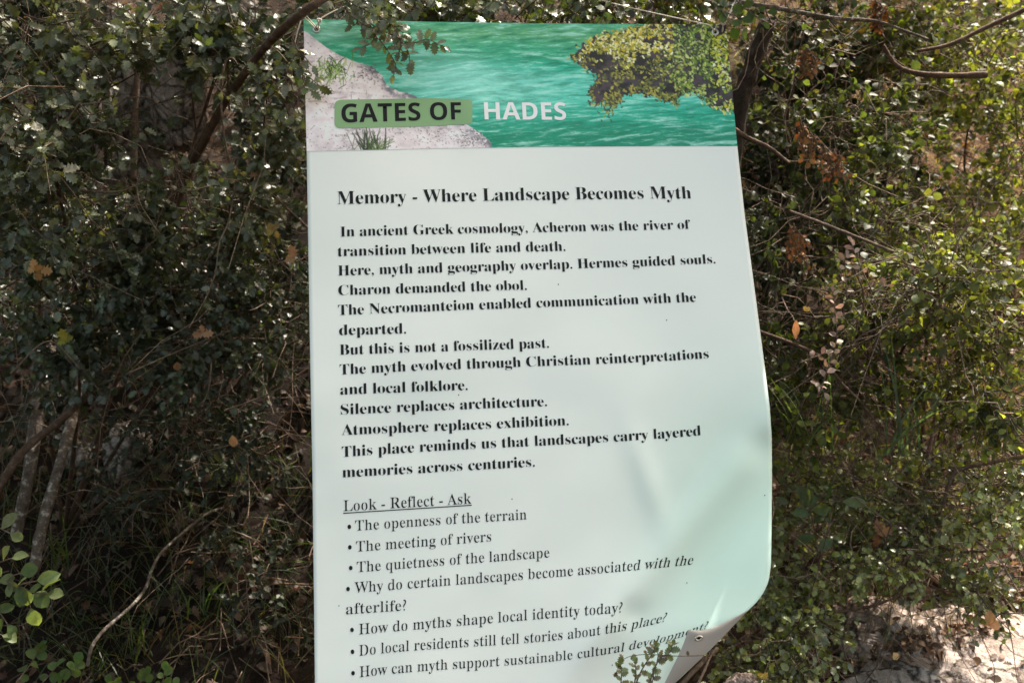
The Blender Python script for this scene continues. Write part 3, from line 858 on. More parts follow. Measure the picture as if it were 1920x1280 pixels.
def shrub(name, label, cat, root, blobs, leaf='oak', lmat=None, bark=None, group=None, limb=0.012, keep_clear=True, width=1.0, twiggy=1.0, limbs=.75, face=.5):
    """blobs: (px, py, d, rx_px, ry_px, rz_m, sprays, leaves per spray, leaf size, palette)"""
    root = np.asarray(root, float)
    o = empty(name, root, label, cat, group)
    wood, lv, tw = Geo(), Leaves(), Geo()
    for (px, py, d, rx, ry, rz, ns, nl, sz, pal) in blobs:
        c = P(px, py, d)
        r3 = np.array([rx / FPX * d, rz, ry / FPX * d])
        mid = root * .45 + c * .55 + rng.normal(size=3) * r3 * .35 + np.array([0, .1, 0])
        ln = smoothline([root, mid, c], 14)
        if rng.random() < limbs and not over_banner(ln, -4).any(): wood.tube(ln, limb, limb * .35, 6, col=np.array([1, 1, 1.]) * rng.uniform(.7, 1.2), rough=.12)
        nb = max(3, ns // 7)
        for b_ in range(nb):
            e = c + unit_rand(1)[0] * r3 * rng.uniform(.55, 1.0)
            s0 = c + (mid - c) * rng.uniform(0, .35) + rng.normal(size=3) * r3 * .12
            m2 = (s0 + e) / 2 + rng.normal(size=3) * r3 * .16 + np.array([0, 0, .05 * r3[2]])
            br = smoothline([s0, m2, e], 10)
            if not over_banner(br, -3).any():
                wood.tube(br, limb * .32, limb * .12, 5, col=np.array([1, 1, 1.]) * rng.uniform(.7, 1.3), rough=.1, cap=False)
            per = max(1, int(round(ns / nb)))
            for j in range(per):
                f = rng.uniform(.2, 1)
                q = np.array([np.interp(f, np.linspace(0, 1, 10), br[:, i]) for i in range(3)]) + rng.normal(size=3) * r3 * .10
                dr = nrm((e - s0) / np.linalg.norm(e - s0) * .7 + rng.normal(size=3) * .75 + np.array([0, -.25, 0.05]))
                spray(lv, tw, q, dr, rng.uniform(2.2, 5.0) * sz, nl, sz, pal, droop=rng.uniform(.05, .5), face=face)
        for j in range(int(ns * .12 * twiggy)):                     # bare dead twigs
            q = c + unit_rand(1)[0] * r3 * rng.uniform(.2, .95)
            spray(lv, tw, q, nrm(rng.normal(size=3) * np.array([1, .6, .8])), rng.uniform(.06, .24), 0, sz, pal, droop=rng.uniform(-.2, .5), r=rng.uniform(.0009, .0017))
    wood.build('branch_mass', bark or M_BARK, o)['kind'] = 'stuff'
    tw.build('twig_mass', M_TWIG, o)['kind'] = 'stuff'
    g = Geo(); lv.emit(g, leaf, keep_clear, width)
    g.build('foliage', lmat or M_OAK, o, smooth=True)
    return o

G = lambda px, py: on_ground(px, py)[0]
# ---- the spiny oak that fills the left side
shrub('oak_shrub', 'dark spiny-leaved oak shrub filling the upper left beside the banner', 'shrub', G(120, 1010), [
    (90, 235, 1.75, 120, 110, .16, 117, 14, 0.0235, OAK_FRONT),
    (200, 40, 1.85, 210, 60, .18, 96, 13, 0.0252, OAK_FRONT),
    (430, 60, 1.95, 130, 70, .16, 57, 13, 0.0235, OAK_DARK),
    (60, 430, 1.95, 130, 110, .2, 101, 14, 0.0235, OAK_FRONT + OAK_DARK),
    (240, 400, 2.0, 150, 90, .2, 111, 15, 0.0227, OAK_FRONT + OAK_DARK),
    (430, 380, 1.95, 110, 80, .15, 96, 15, 0.0193, OAK_FRONT),
    (330, 520, 2.1, 190, 110, .2, 160, 15, 0.0210, OAK_DARK),
    (120, 590, 2.15, 150, 110, .2, 106, 15, 0.0227, OAK_DARK),
    (470, 560, 2.1, 110, 130, .18, 96, 15, 0.0193, OAK_DARK),
    (400, 650, 2.15, 140, 70, .16, 85, 14, 0.0202, OAK_DARK),
    (540, 180, 1.8, 45, 110, .08, 36, 13, 0.0202, OAK_FRONT),
    (530, 700, 2.2, 70, 120, .12, 40, 9, .02, OAK_DARK),
], limb=.006, limbs=.35, twiggy=3.2, face=.95)
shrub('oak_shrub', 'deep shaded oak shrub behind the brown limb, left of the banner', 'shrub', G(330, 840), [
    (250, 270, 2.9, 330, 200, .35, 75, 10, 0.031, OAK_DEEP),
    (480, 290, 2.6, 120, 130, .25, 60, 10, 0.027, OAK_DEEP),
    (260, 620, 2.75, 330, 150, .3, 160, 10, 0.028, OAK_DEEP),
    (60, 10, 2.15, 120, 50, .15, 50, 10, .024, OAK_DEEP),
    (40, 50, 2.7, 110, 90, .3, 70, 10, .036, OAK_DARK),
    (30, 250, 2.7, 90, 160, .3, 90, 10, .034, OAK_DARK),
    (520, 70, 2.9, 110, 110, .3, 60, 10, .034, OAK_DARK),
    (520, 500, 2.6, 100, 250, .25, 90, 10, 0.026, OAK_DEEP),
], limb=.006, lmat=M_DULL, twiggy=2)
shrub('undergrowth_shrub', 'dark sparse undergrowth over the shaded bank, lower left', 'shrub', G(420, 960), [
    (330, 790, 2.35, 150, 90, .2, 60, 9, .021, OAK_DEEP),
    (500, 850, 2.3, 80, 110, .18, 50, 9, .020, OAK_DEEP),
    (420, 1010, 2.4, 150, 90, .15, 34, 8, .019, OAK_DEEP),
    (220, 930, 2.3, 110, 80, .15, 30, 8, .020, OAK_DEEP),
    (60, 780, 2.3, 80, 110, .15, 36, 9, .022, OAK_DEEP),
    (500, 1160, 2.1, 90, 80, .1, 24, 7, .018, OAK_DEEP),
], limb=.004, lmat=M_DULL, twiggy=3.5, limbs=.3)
shrub('oak_shrub', 'dark oak shrub behind the top edge of the banner', 'shrub', P(960, 900, 2.7), [
    (760, 10, 1.95, 170, 45, .14, 70, 9, 0.028, OAK_DARK + OAK_MID),
    (1000, 0, 2.1, 190, 50, .2, 70, 9, 0.027, OAK_DARK + OAK_MID),
    (1230, 0, 2.1, 160, 50, .2, 60, 9, 0.027, OAK_MID + BRONZE),
    (700, -20, 2.6, 260, 120, .3, 80, 9, 0.031, OAK_DARK),
    (1150, -20, 2.7, 320, 120, .3, 100, 9, 0.031, OAK_DARK),
], limb=.005)
# ---- right side
shrub('evergreen_shrub', 'dark tangled shrub to the right of the river picture', 'shrub', G(1500, 760), [
    (1490, 60, 2.2, 120, 90, .22, 36, 9, .020, OAK_DARK + BRONZE),
    (1500, 230, 2.5, 130, 130, .25, 60, 9, .021, OAK_DARK),
    (1640, 240, 2.4, 130, 150, .25, 85, 9, .022, OAK_DARK + OAK_MID),
    (1480, 420, 2.3, 90, 110, .2, 70, 9, .02, OAK_DARK),
    (1600, 420, 2.3, 130, 110, .22, 100, 9, .021, OAK_MID + LIME),
    (1700, 60, 2.6, 200, 90, .25, 80, 9, .024, OAK_MID + BRONZE),
    (1440, 640, 2.2, 40, 150, .12, 50, 9, .019, OAK_DARK + OAK_MID),
    (1480, 130, 2.9, 120, 130, .25, 120, 10, .026, OAK_DEEP),
    (1440, 330, 2.8, 90, 160, .22, 110, 10, .025, OAK_DEEP),
    (1620, 330, 2.8, 140, 140, .22, 110, 10, .025, OAK_DEEP + OAK_DARK),
    (1620, 90, 2.8, 140, 90, .22, 80, 10, .025, OAK_DEEP + OAK_DARK),
    (1450, 560, 2.6, 70, 160, .2, 80, 10, .023, OAK_DEEP),
], leaf='ovate', lmat=M_SOFT, width=1.05, limb=.006, twiggy=6)
shrub('evergreen_shrub', 'bright green shrub with small oval leaves near the right edge', 'shrub', G(1720, 960), [
    (1740, 560, 1.95, 130, 90, .15, 110, 9, .018, LIME),
    (1860, 620, 1.95, 100, 110, .15, 80, 9, .018, LIME),
    (1620, 590, 2.05, 120, 110, .18, 110, 9, .017, LIME + OAK_MID),
    (1600, 720, 2.1, 150, 70, .15, 80, 9, .017, OAK_MID + LIME),
    (1780, 730, 2.05, 140, 90, .15, 80, 9, .017, LIME + OAK_LIGHT),
    (1850, 480, 2.3, 100, 70, .2, 60, 8, .018, LIME),
    (1480, 760, 2.1, 60, 70, .14, 50, 9, .018, OAK_MID + OAK_LIGHT),
    (1780, 520, 1.8, 120, 60, .1, 40, 10, .018, LIME),
    (1880, 760, 1.8, 70, 90, .1, 40, 10, .017, LIME + OAK_LIGHT),
    (1700, 480, 2.25, 150, 60, .2, 80, 8, .018, LIME + OAK_LIGHT),
], leaf='ovate', lmat=M_SOFT, limb=.006, twiggy=4)
shrub('evergreen_shrub', 'sparse sunlit shrub with gaps in the upper right corner', 'shrub', G(1900, 560), [
    (1850, 110, 2.9, 130, 110, .3, 110, 9, .026, LIME + OAK_LIGHT),
    (1840, 300, 3.0, 120, 120, .3, 80, 8, .026, LIME + OAK_LIGHT),
    (1760, 390, 2.9, 110, 70, .3, 60, 8, .024, OAK_LIGHT + LIME),
    (1930, 210, 2.6, 70, 190, .3, 70, 8, .022, LIME),
    (1700, 170, 3.1, 120, 140, .3, 80, 8, .026, OAK_MID + LIME),
    (1620, 60, 3.2, 140, 90, .3, 70, 8, .026, OAK_MID + LIME),
    (1480, 140, 3.2, 110, 130, .3, 60, 8, .026, OAK_DARK + OAK_MID),
    (1860, 60, 3.4, 150, 110, .3, 90, 9, .026, OAK_MID + LIME),
    (1880, 420, 3.0, 80, 110, .25, 50, 8, .022, OAK_MID + LIME),
    (1740, 60, 3.4, 120, 90, .3, 60, 9, .026, OAK_DARK + OAK_MID),
], leaf='ovate', lmat=M_SOFT, limb=.006, twiggy=4)
shrub('low_oak', 'low small-leaved oak growing above the pale rock, lower right', 'shrub', G(1790, 1130), [
    (1740, 1035, 2.0, 120, 75, .12, 80, 9, .016, OAK_LIGHT + LIME),
    (1810, 1110, 1.95, 80, 45, .10, 42, 9, .016, OAK_LIGHT + LIME),
    (1850, 900, 2.0, 120, 90, .18, 110, 9, .017, OAK_LIGHT + LIME),
    (1700, 930, 2.1, 150, 80, .18, 120, 9, .016, OAK_LIGHT),
    (1850, 980, 1.8, 90, 60, .1, 36, 10, .016, OAK_LIGHT),
    (1660, 1060, 1.85, 70, 60, .08, 34, 10, .015, OAK_LIGHT),
    (1560, 900, 2.15, 110, 70, .16, 80, 9, .017, OAK_LIGHT),
    (1590, 1020, 2.15, 120, 80, .16, 100, 9, .016, OAK_LIGHT + OAK_MID),
], limb=.005, twiggy=4, face=.8)
shrub('low_oak', 'low spiny oak spreading beside the turned banner corner', 'shrub', G(1500, 1235), [
    (1480, 1190, 1.85, 95, 70, .12, 100, 9, .016, OAK_LIGHT + OAK_MID),
    (1420, 1250, 1.8, 80, 50, .1, 60, 9, .017, OAK_LIGHT),
    (1520, 1110, 1.98, 80, 70, .12, 70, 9, .016, OAK_LIGHT),
    (1480, 960, 2.15, 40, 110, .1, 45, 9, .017, OAK_LIGHT),
], limb=.005, twiggy=2, face=.8)
# ---- unseen canopy added overhead to shade the left and banner; tree stems at left
trunks_root = G(60, 1060)
tree = empty('oak_tree', trunks_root, 'multi-stemmed evergreen oak with lichened stems at the lower left edge', 'tree')
def trunk(pts, r0, r1, m, parent, n=40, sides=10, rough=.10):
    g = Geo(); g.tube(smoothline([P(*p) for p in pts], n), r0, r1, sides, rough=rough)
    return g.build('trunk', m, parent)
trunk([(28, 1010, 2.25), (52, 900, 2.25), (72, 760, 2.3), (92, 640, 2.35), (98, 400, 2.4), (92, 150, 2.4), (84, -120, 2.4), (60, -500, 2.3)], .0135, .022, M_LICHEN, tree)
trunk([(62, 1075, 2.15), (80, 980, 2.15), (118, 850, 2.2), (140, 760, 2.3), (170, 600, 2.4), (185, 300, 2.5), (180, 50, 2.5), (200, -400, 2.4)], .012, .011, M_LICHEN, tree)
trunk([(-30, 960, 2.1), (40, 850, 2.12), (110, 790, 2.15), (180, 722, 2.2), (260, 600, 2.35), (300, 420, 2.5)], .0095, .006, M_BARK, tree)
lv, tw = Leaves(), Geo()
for i in range(3400):
    q = np.array([rng.uniform(-2.6, .95), rng.uniform(1.95, 4.8), 0])
    q[2] = CAM_Z + 0.24 * q[1] + rng.uniform(.10, .95)
    if q[0] > (.5 + .9 * (q[1] - 1.7) if q[1] < 2.05 else .66 - .3 * (q[1] - 2.05)): continue
    if q[1] < 2.0 and q[2] > CAM_Z + .24 * q[1] + .5: continue
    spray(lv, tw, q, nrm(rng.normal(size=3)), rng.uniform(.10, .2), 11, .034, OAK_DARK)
for i in range(800):  # extra unseen sprays added to keep sun off the curled corner
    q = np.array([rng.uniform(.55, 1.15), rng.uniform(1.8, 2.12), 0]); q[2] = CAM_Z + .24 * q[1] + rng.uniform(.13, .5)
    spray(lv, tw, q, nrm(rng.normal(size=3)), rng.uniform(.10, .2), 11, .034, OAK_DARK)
for i in range(1500):                                            # unseen sprays added beyond the left edge and overhead to block sky light
    if i % 2:
        q = np.array([rng.uniform(-2.3, -1.25), rng.uniform(.5, 2.0), rng.uniform(.2, 1.5)])
    else:
        q = np.array([rng.uniform(-2.0, -.42), rng.uniform(.9, 2.0), 0]); q[2] = CAM_Z + .24 * q[1] + rng.uniform(.12, .6)
        if i % 4: continue
    X_, Y_, D_ = project(q)
    if -260 < X_ < 2200 and -160 < Y_ < 1500: continue
    spray(lv, tw, q, nrm(rng.normal(size=3)), rng.uniform(.10, .2), 11, .034, OAK_DARK)
for i in range(1300):  # unseen sprays added above the frame to shade the upper right bank
    q = np.array([rng.uniform(.55, 1.45), rng.uniform(3.1, 4.4), 0]); q[2] = CAM_Z + .24 * q[1] + rng.uniform(.10, .6)
    spray(lv, tw, q, nrm(rng.normal(size=3)), rng.uniform(.10, .2), 11, .034, OAK_DARK)
def out_of_way(arr):
    X_, Y_, D_ = project(arr)
    return ~((X_ > -90) & (X_ < 2010) & (Y_ > -70) & (Y_ < 1380) & (D_ > 0) & (D_ < 2.6))
P_ = np.concatenate(lv.p); ok_ = out_of_way(P_) & out_of_way(P_ + nrm(np.concatenate(lv.a)) * .034)
for nm in ('p', 'a', 'n', 'sz', 'c'):
    setattr(lv, nm, [np.concatenate(getattr(lv, nm))[ok_]])
g = Geo(); lv.emit(g, 'ovate'); g.build('shade_crown', M_OAK, tree)
tw.build('twig_mass', M_TWIG, tree)['kind'] = 'stuff'
# ---- other trunks and limbs
def limb_obj(label, pts, r0, r1, m=None, name='bare_branch', cat='branch', group=None, n=36, sides=8, rough=.1, forks=()):
    g = Geo()
    ln = smoothline([P(*p) for p in pts], n)
    g.tube(ln, r0, r1, sides, rough=rough, col=np.array([1, 1, 1.]))
    for (f, tip) in forks:
        s_ = ln[int(f * (n - 1))]; e = P(*tip)
        md_ = (s_ + e) / 2 + rng.normal(size=3) * .012
        g.tube(smoothline([s_, md_, e], 12), max(r1 * .7, .0014), .0009, 5, rough=.1)
    if cat == 'tree':
        o = empty(name, ln[0], label, cat, group); g.build('trunk', m or M_BARK, o); return o
    return tag(g.build(name, m or M_BARK), label, cat, group)
limb_obj('brown slanting limb that the left string is knotted to', [(362, 300, 2.05), (385, 262, 2.0), (408, 215, 1.95), (440, 165, 1.88), (500, 85, 1.75), (566, 26, 1.60), (640, -20, 1.62), (760, -70, 1.7)], .0085, .0065, M_BARK)
limb_obj('reddish stump-like trunk where the slanting brown limb forks', [(300, 420, 2.2), (335, 360, 2.15), (365, 290, 2.08), (395, 235, 2.0)], .016, .008, M_BARK, 'small_tree', 'tree')
limb_obj('straight dark stem standing upright between the pale rocks', [(250, 340, 2.55), (254, 200, 2.55), (262, 60, 2.55), (262, -60, 2.5)], .0085, .007, M_BARK, 'young_tree', 'tree')
limb_obj('thin pale stem beside the dark stem, upper left', [(212, 300, 2.5), (206, 180, 2.5), (200, 60, 2.5), (196, -60, 2.5)], .005, .004, M_LICHEN, 'young_tree', 'tree')
limb_obj('long thin dead twig rising across the dark gap, upper left', [(150, 245, 1.9), (260, 205, 1.9), (340, 180, 1.88), (410, 158, 1.85)], .002, .0012, M_TWIG)
limb_obj('hooked pale dead twig arching beside the slanting limb', [(428, 300, 1.86), (416, 220, 1.85), (416, 150, 1.84), (424, 115, 1.84), (436, 110, 1.84), (446, 122, 1.84)], .0022, .0014, M_TWIG)
limb_obj('forked bare twig with a claw of dead tips, left', [(150, 358, 1.8), (220, 360, 1.8), (255, 350, 1.8), (252, 380, 1.8), (226, 420, 1.8)], .0022, .0013, M_TWIG, forks=((.5, (275, 330, 1.8)), (.75, (282, 420, 1.8)), (.6, (300, 440, 1.78))))
limb_obj('pale three-pronged dead twig in front of leaves, far left', [(120, 236, 1.7), (145, 198, 1.7), (152, 196, 1.7)], .0018, .0012, M_TWIG, forks=((.95, (210, 196, 1.7)), (.95, (200, 206, 1.7)), (.9, (184, 224, 1.7))))
limb_obj('thin dark crossing branch high in the upper left', [(66, 122, 2.1), (100, 132, 2.1), (150, 126, 2.1), (198, 118, 2.1)], .004, .002, M_BARK)
limb_obj('long pale creeping vine curving over the shaded leaf litter', [(164, 1248, 2.1), (172, 1212, 2.12), (196, 1180, 2.15), (244, 1138, 2.2), (272, 1104, 2.25), (284, 1070, 2.28), (302, 1036, 2.32), (352, 990, 2.4), (398, 958, 2.48), (450, 946, 2.55)], .0042, .003, M_LICHEN, 'creeping_vine', 'vine')
limb_obj('broken brown branch stub with a splintered end, upper right', [(1655, 85, 2.2), (1680, 122, 2.2), (1720, 138, 2.2), (1790, 142, 2.2), (1850, 140, 2.2)], .0045, .0075, M_BARK, 'broken_branch', 'branch')
limb_obj('broad dark trunk just behind the right edge of the river picture', [(1440, 40, 2.3), (1408, 130, 2.3), (1382, 220, 2.3), (1360, 420, 2.35), (1340, 700, 2.4)], .019, .024, M_DARKBARK, 'shaded_tree', 'tree')
limb_obj('grey lichened twisted branch along the top right', [(1330, -14, 2.0), (1400, 6, 2.0), (1470, 18, 2.0), (1560, 34, 2.0), (1640, 40, 2.0), (1690, 56, 2.0), (1740, 74, 2.0)], .0052, .0025, M_LICHEN, forks=((.3, (1490, 52, 1.98)), (.5, (1590, 80, 2.0)), (.7, (1720, 22, 2.0))))
limb_obj('mossy limb slanting down from the top right corner', [(1960, 0, 2.3), (1900, 28, 2.3), (1840, 56, 2.3), (1780, 84, 2.3), (1720, 96, 2.3)], .0065, .004, M_BARK)
limb_obj('dark branch leaving the banner edge below the river picture', [(1350, 225, 2.0), (1400, 258, 2.0), (1440, 276, 2.0), (1480, 306, 2.0)], .0062, .003, M_BARK, forks=((.8, (1520, 300, 2.0)),))
limb_obj('pale diagonal branch crossing the green leaves, right', [(1480, 396, 2.0), (1560, 426, 1.98), (1660, 466, 1.95), (1740, 500, 1.93), (1860, 566, 1.9)], .0035, .002, M_TWIG, forks=((.55, (1732, 540, 1.9)), (.8, (1800, 508, 1.95))))
limb_obj('bare grey branch forking below the dried whorls', [(1420, 620, 2.0), (1500, 650, 2.0), (1540, 672, 1.98), (1580, 720, 1.96), (1612, 752, 1.95), (1650, 800, 1.95)], .0042, .002, M_BARK, forks=((.6, (1620, 690, 1.95)), (.85, (1664, 750, 1.93)), (.95, (1610, 840, 1.95)), (.35, (1500, 720, 2.0))))
limb_obj('bare crooked branch hanging at the right edge above the litter', [(1960, 850, 1.9), (1880, 862, 1.9), (1800, 880, 1.9), (1778, 910, 1.9), (1768, 950, 1.9)], .0055, .003, M_BARK, forks=((.5, (1870, 925, 1.88)),))
limb_obj('thin straight branch reaching in from the right edge', [(1960, 1022, 1.85), (1880, 1030, 1.85), (1800, 1034, 1.87), (1760, 1022, 1.9)], .0038, .002, M_BARK, forks=((.4, (1900, 1004, 1.83)),))
limb_obj('brown branch reaching from the curled corner into the low oak', [(1490, 1165, 1.9), (1560, 1148, 1.9), (1640, 1134, 1.9), (1700, 1108, 1.9)], .0042, .002, M_BARK, forks=((.5, (1590, 1110, 1.88)), (.85, (1720, 1080, 1.88))))
limb_obj('smooth stick leaning below the turned corner', [(1262, 1300, 1.52), (1300, 1258, 1.54), (1345, 1215, 1.58)], .0042, .0032, M_TWIG, 'stick', 'stick')
limb_obj('second thinner stick below the turned corner', [(1300, 1300, 1.5), (1318, 1262, 1.52), (1334, 1225, 1.56)], .0024, .002, M_TWIG, 'stick', 'stick')
for i, (pp, lb) in enumerate([
    ([(20, 700), (90, 640), (150, 690)], 'thin bare twig over the dark lower-left leaves'),
    ([(420, 770), (500, 740), (575, 700)], 'thin pale twig near the left edge of the banner, midway down'),
    ([(240, 700), (330, 660), (430, 620)], 'thin twig slanting up through the shaded oak leaves'),
    ([(1700, 1000), (1640, 960), (1600, 930)], 'short bare twig among the low oak leaves'),
    ([(1430, 1010), (1450, 960), (1440, 900)], 'thin hanging twig close to the right banner edge'),
    ([(1600, 500), (1620, 560), (1600, 640)], 'thin upright twig left of the lime leaves'),
    ([(1740, 860), (1830, 820), (1915, 800)], 'long thin dead twig near the right edge'),
    ([(0, 265), (20, 236), (60, 222)], 'short pale twig poking in at the left edge')]):
    d = 1.85 if i != 7 else 1.6
    limb_obj(lb, [(*p, d + .02 * j) for j, p in enumerate(pp)], .0018, .001, M_TWIG)

# ------------------------------------------------------------------ rocks
ROCKS = []
def rock(label, px, py, size, seed, rot=0.0, d=None, sink=.35, flat=0.0, name='boulder', rmat=None, facets=16):
    c = G(px, py) if d is None else P(px, py, d)
    import bmesh
    bm = bmesh.new(); bmesh.ops.create_icosphere(bm, subdivisions=6, radius=1.0)
    v = np.array([x.co[:] for x in bm.verts])
    rs = np.random.default_rng(seed)
    for i in range(facets):                                        # flat broken faces
        n_ = nrm(rs.normal(size=3)); h = rs.uniform(.58, .9)
        e = v @ n_ - h
        v = v - np.maximum(e, 0)[:, None] * n_ * .92
    u = nrm(v)
    k_ = seed * 3.7
    f = .20 * (fbm(u[:, 0] * 2 + k_, u[:, 1] * 2 + u[:, 2] * 1.7 + k_, seed, 4) - .5) + .10 * (fbm(u[:, 0] * 7 + u[:, 2] * 5 + k_, u[:, 1] * 7 - u[:, 2] * 4, seed + 5, 4, .6) - .5)
    pit = fbm(u[:, 0] * 13 + k_, u[:, 1] * 11 + u[:, 2] * 13, seed + 9, 3)
    f = f * (.45 if facets > 20 else 1) - (.01 if facets > 20 else .07) * ss(.58, .75, pit) + .03 * (fbm(u[:, 0] * 34 + u[:, 2] * 17, u[:, 1] * 34 + u[:, 2] * 22, seed + 3, 3) - .5)
    v = v + u * f[:, None]
    v = v * np.array(size)
    cr, sr = math.cos(rot), math.sin(rot)
    v = np.stack([v[:, 0] * cr - v[:, 1] * sr, v[:, 0] * sr + v[:, 1] * cr, v[:, 2]], -1)
    v = v + c + np.array([0, 0, size[2] * (1 - 2 * sink)])
    sc_ = min(1.0, size[0] / .12)
    rid = 1 - np.abs(2 * fbm(v[:, 0] * 11 + v[:, 2] * 4, v[:, 1] * 11 - v[:, 2] * 5, seed + 40, 4, .55) - 1)
    crk = np.exp(-((fbm(v[:, 0] * 9 + v[:, 2] * 8, v[:, 1] * 6 + 3, seed + 50, 4, .6) - .5) / .012) ** 2)
    v = v + u * (sc_ * (.022 * (rid - .8) - .012 * crk))[:, None]
    lp = np.array([[x.index for x in fc.verts] for fc in bm.faces]); bm.free()
    ROCKS.append((v, lp))
    g = Geo(); g.add(v, lp, np.full(len(lp), 3))
    return tag(g.build(name, rmat or M_ROCK), label, 'rock')
rock('large pale limestone slab in the bottom right corner', 1850, 1285, (.36, .27, .13), 2, .1, sink=.36, name='rock_slab', facets=30)
rock('smaller pale limestone ledge with a pointed left end, lower right', 1665, 1228, (.16, .14, .085), 5, -.25, sink=.34, name='rock_slab', facets=30)
rock('grey limestone lump at the right edge in the litter', 1925, 1215, (.13, .12, .07), 8, .4, sink=.55)
rock('small rough pink-grey stone at the bottom edge beside the curled corner', 1388, 1283, (.032, .03, .028), 11, .3, d=1.72, sink=.5, name='stone')
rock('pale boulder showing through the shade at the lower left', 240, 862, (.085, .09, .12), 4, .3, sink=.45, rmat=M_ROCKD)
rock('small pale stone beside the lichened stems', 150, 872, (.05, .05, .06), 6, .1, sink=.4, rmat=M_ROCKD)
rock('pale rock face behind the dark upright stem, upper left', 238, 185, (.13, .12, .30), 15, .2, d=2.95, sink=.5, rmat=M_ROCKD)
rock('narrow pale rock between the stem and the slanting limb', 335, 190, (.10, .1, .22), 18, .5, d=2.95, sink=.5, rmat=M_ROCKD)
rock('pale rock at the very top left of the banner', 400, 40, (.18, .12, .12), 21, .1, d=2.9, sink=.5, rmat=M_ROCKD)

# ------------------------------------------------------------------ leaf litter, grass, small debris
def scatter(n, fn):
    out = []
    while len(out) < n:
        x = rng.uniform(-3.2, 3.2); y = rng.uniform(.6, 5.6)
        if rng.random() < fn(x, y): out.append((x, y))
    return np.array(out)
def dens(x, y): return .85 if y < 3.2 else (.75 if x > .5 else .35)
lv = Leaves(); q = scatter(22000, dens)
z = terrain(q[:, 0], q[:, 1])
eps = .02
nx_ = -(terrain(q[:, 0] + eps, q[:, 1]) - z) / eps; ny_ = -(terrain(q[:, 0], q[:, 1] + eps) - z) / eps
nn = nrm(np.stack([nx_, ny_, np.ones(len(q))], -1)) + rng.normal(size=(len(q), 3)) * .42
lv.add(np.column_stack([q, z + rng.uniform(.002, .022, len(q))]), rng.normal(size=(len(q), 3)) * [1, 1, .25], nn, rng.uniform(.015, .034, len(q)), leaf_colour(LITTER, len(q)) * (1 - .5 * ss(.4, -.2, q[:, 0]) * ss(4.0, 3.2, q[:, 1]))[:, None])  # litter on the left tinted darker, painting in the shade there
# a thick pile in the pocket between the pale rocks
for (px, py, sx_, sy_, n_) in ((1760, 1175, 60, 14, 160), (1860, 1110, 60, 30, 380), (1560, 1262, 40, 16, 90), (1560, 1180, 60, 25, 160)):
    for i in range(n_):
        x, y = rng.normal(px, sx_), rng.normal(py, sy_)
        if x > 1990: continue
        c = G(x, min(y, 1300))
        lv.add(c + [0, 0, rng.uniform(.004, .035)], rng.normal(size=3) * [1, 1, .3], np.array([0, -.4, 1]) + rng.normal(size=3) * .4, rng.uniform(.014, .03), leaf_colour(LITTER, 1))
from mathutils.bvhtree import BVHTree
trees = [BVHTree.FromPolygons([tuple(p) for p in v_], [tuple(int(i) for i in f) for f in l_]) for v_, l_ in ROCKS[:3]]
for (px, py, sx_, sy_, n_) in ((1725, 1208, 36, 12, 110), (1690, 1228, 26, 9, 50), (1800, 1180, 50, 9, 90), (1880, 1240, 50, 20, 16)):
    for i in range(n_):                                            # dead leaves lodged on the slabs
        x, y = rng.normal(px, sx_), rng.normal(py, sy_)
        dv = P(x, y, 1.0) - CPOS
        hits = [h_ for h_ in (t_.ray_cast(Vector(CPOS), Vector(dv).normalized()) for t_ in trees) if h_[0] is not None]
        if not hits: continue
        h_ = min(hits, key=lambda q_: q_[3])
        lv.add(np.array(h_[0]) + [0, 0, rng.uniform(.001, .012)], rng.normal(size=3) * [1, 1, .3], np.array(h_[1]) + [0, -.2, .6] + rng.normal(size=3) * .35, rng.uniform(.010, .024), leaf_colour(LITTER, 1) * .9)
l2 = Leaves()
for nm in ('p', 'a', 'n', 'sz', 'c'):
    arr = np.concatenate(getattr(lv, nm)); hv = np.arange(len(arr)) % 2 == 0
    setattr(lv, nm, [arr[hv]]); setattr(l2, nm, [arr[~hv]])
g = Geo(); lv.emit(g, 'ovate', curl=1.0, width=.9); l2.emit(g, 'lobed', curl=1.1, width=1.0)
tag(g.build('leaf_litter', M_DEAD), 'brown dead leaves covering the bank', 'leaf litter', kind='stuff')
# twig debris
g = Geo(); q = scatter(5200, dens)
for x, y in q:
    a_ = rng.uniform(0, 6.28); l_ = rng.uniform(.03, .16)
    t = np.linspace(-.5, .5, 4)
    X, Y = x + l_ * t * math.cos(a_), y + l_ * t * math.sin(a_)
    pts = np.stack([X, Y, terrain(X, Y) + rng.uniform(.004, .03) + rng.normal(size=4) * .006], -1)
    if over_banner(pts, -3).any(): continue
    g.tube(pts, rng.uniform(.0007, .002), None, 4, col=np.array([1, .95, .9]) * rng.uniform(.4, 1.4), cap=False)
tag(g.build('twig_litter', M_TWIG), 'dead twigs lying on the bank', 'twig litter', kind='stuff')

def blades(g, base, n, h, w, spread, pal, lean=(0, 0, 0), sd=.3):
    for i in range(n):
        b0 = base + rng.normal(size=3) * np.array([spread, spread, 0]); b0[2] = max(b0[2], terrain(b0[0], b0[1]) - .005)
        d = nrm(np.array([0, 0, 1.]) + rng.normal(size=3) * sd + np.asarray(lean))
        L_ = h * rng.uniform(.5, 1.2); t = np.linspace(0, 1, 7)
        fall = rng.uniform(.1, .8)
        side = nrm(np.cross(d, rng.normal(size=3)))
        hd = nrm(np.array([d[0], d[1], 0]) + 1e-6)
        pts = b0 + L_ * (t[:, None] * d + (t ** 2)[:, None] * (hd * .3 * fall - np.array([0, 0, .45 * fall])))
        if over_banner(pts, 0).any(): continue
        ww = (w * (1 - t ** 2.2) * .5 + .0002)[:, None]
        g.grid(np.stack([pts - side * ww, pts + side * ww], 1), leaf_colour(pal, 1)[0])
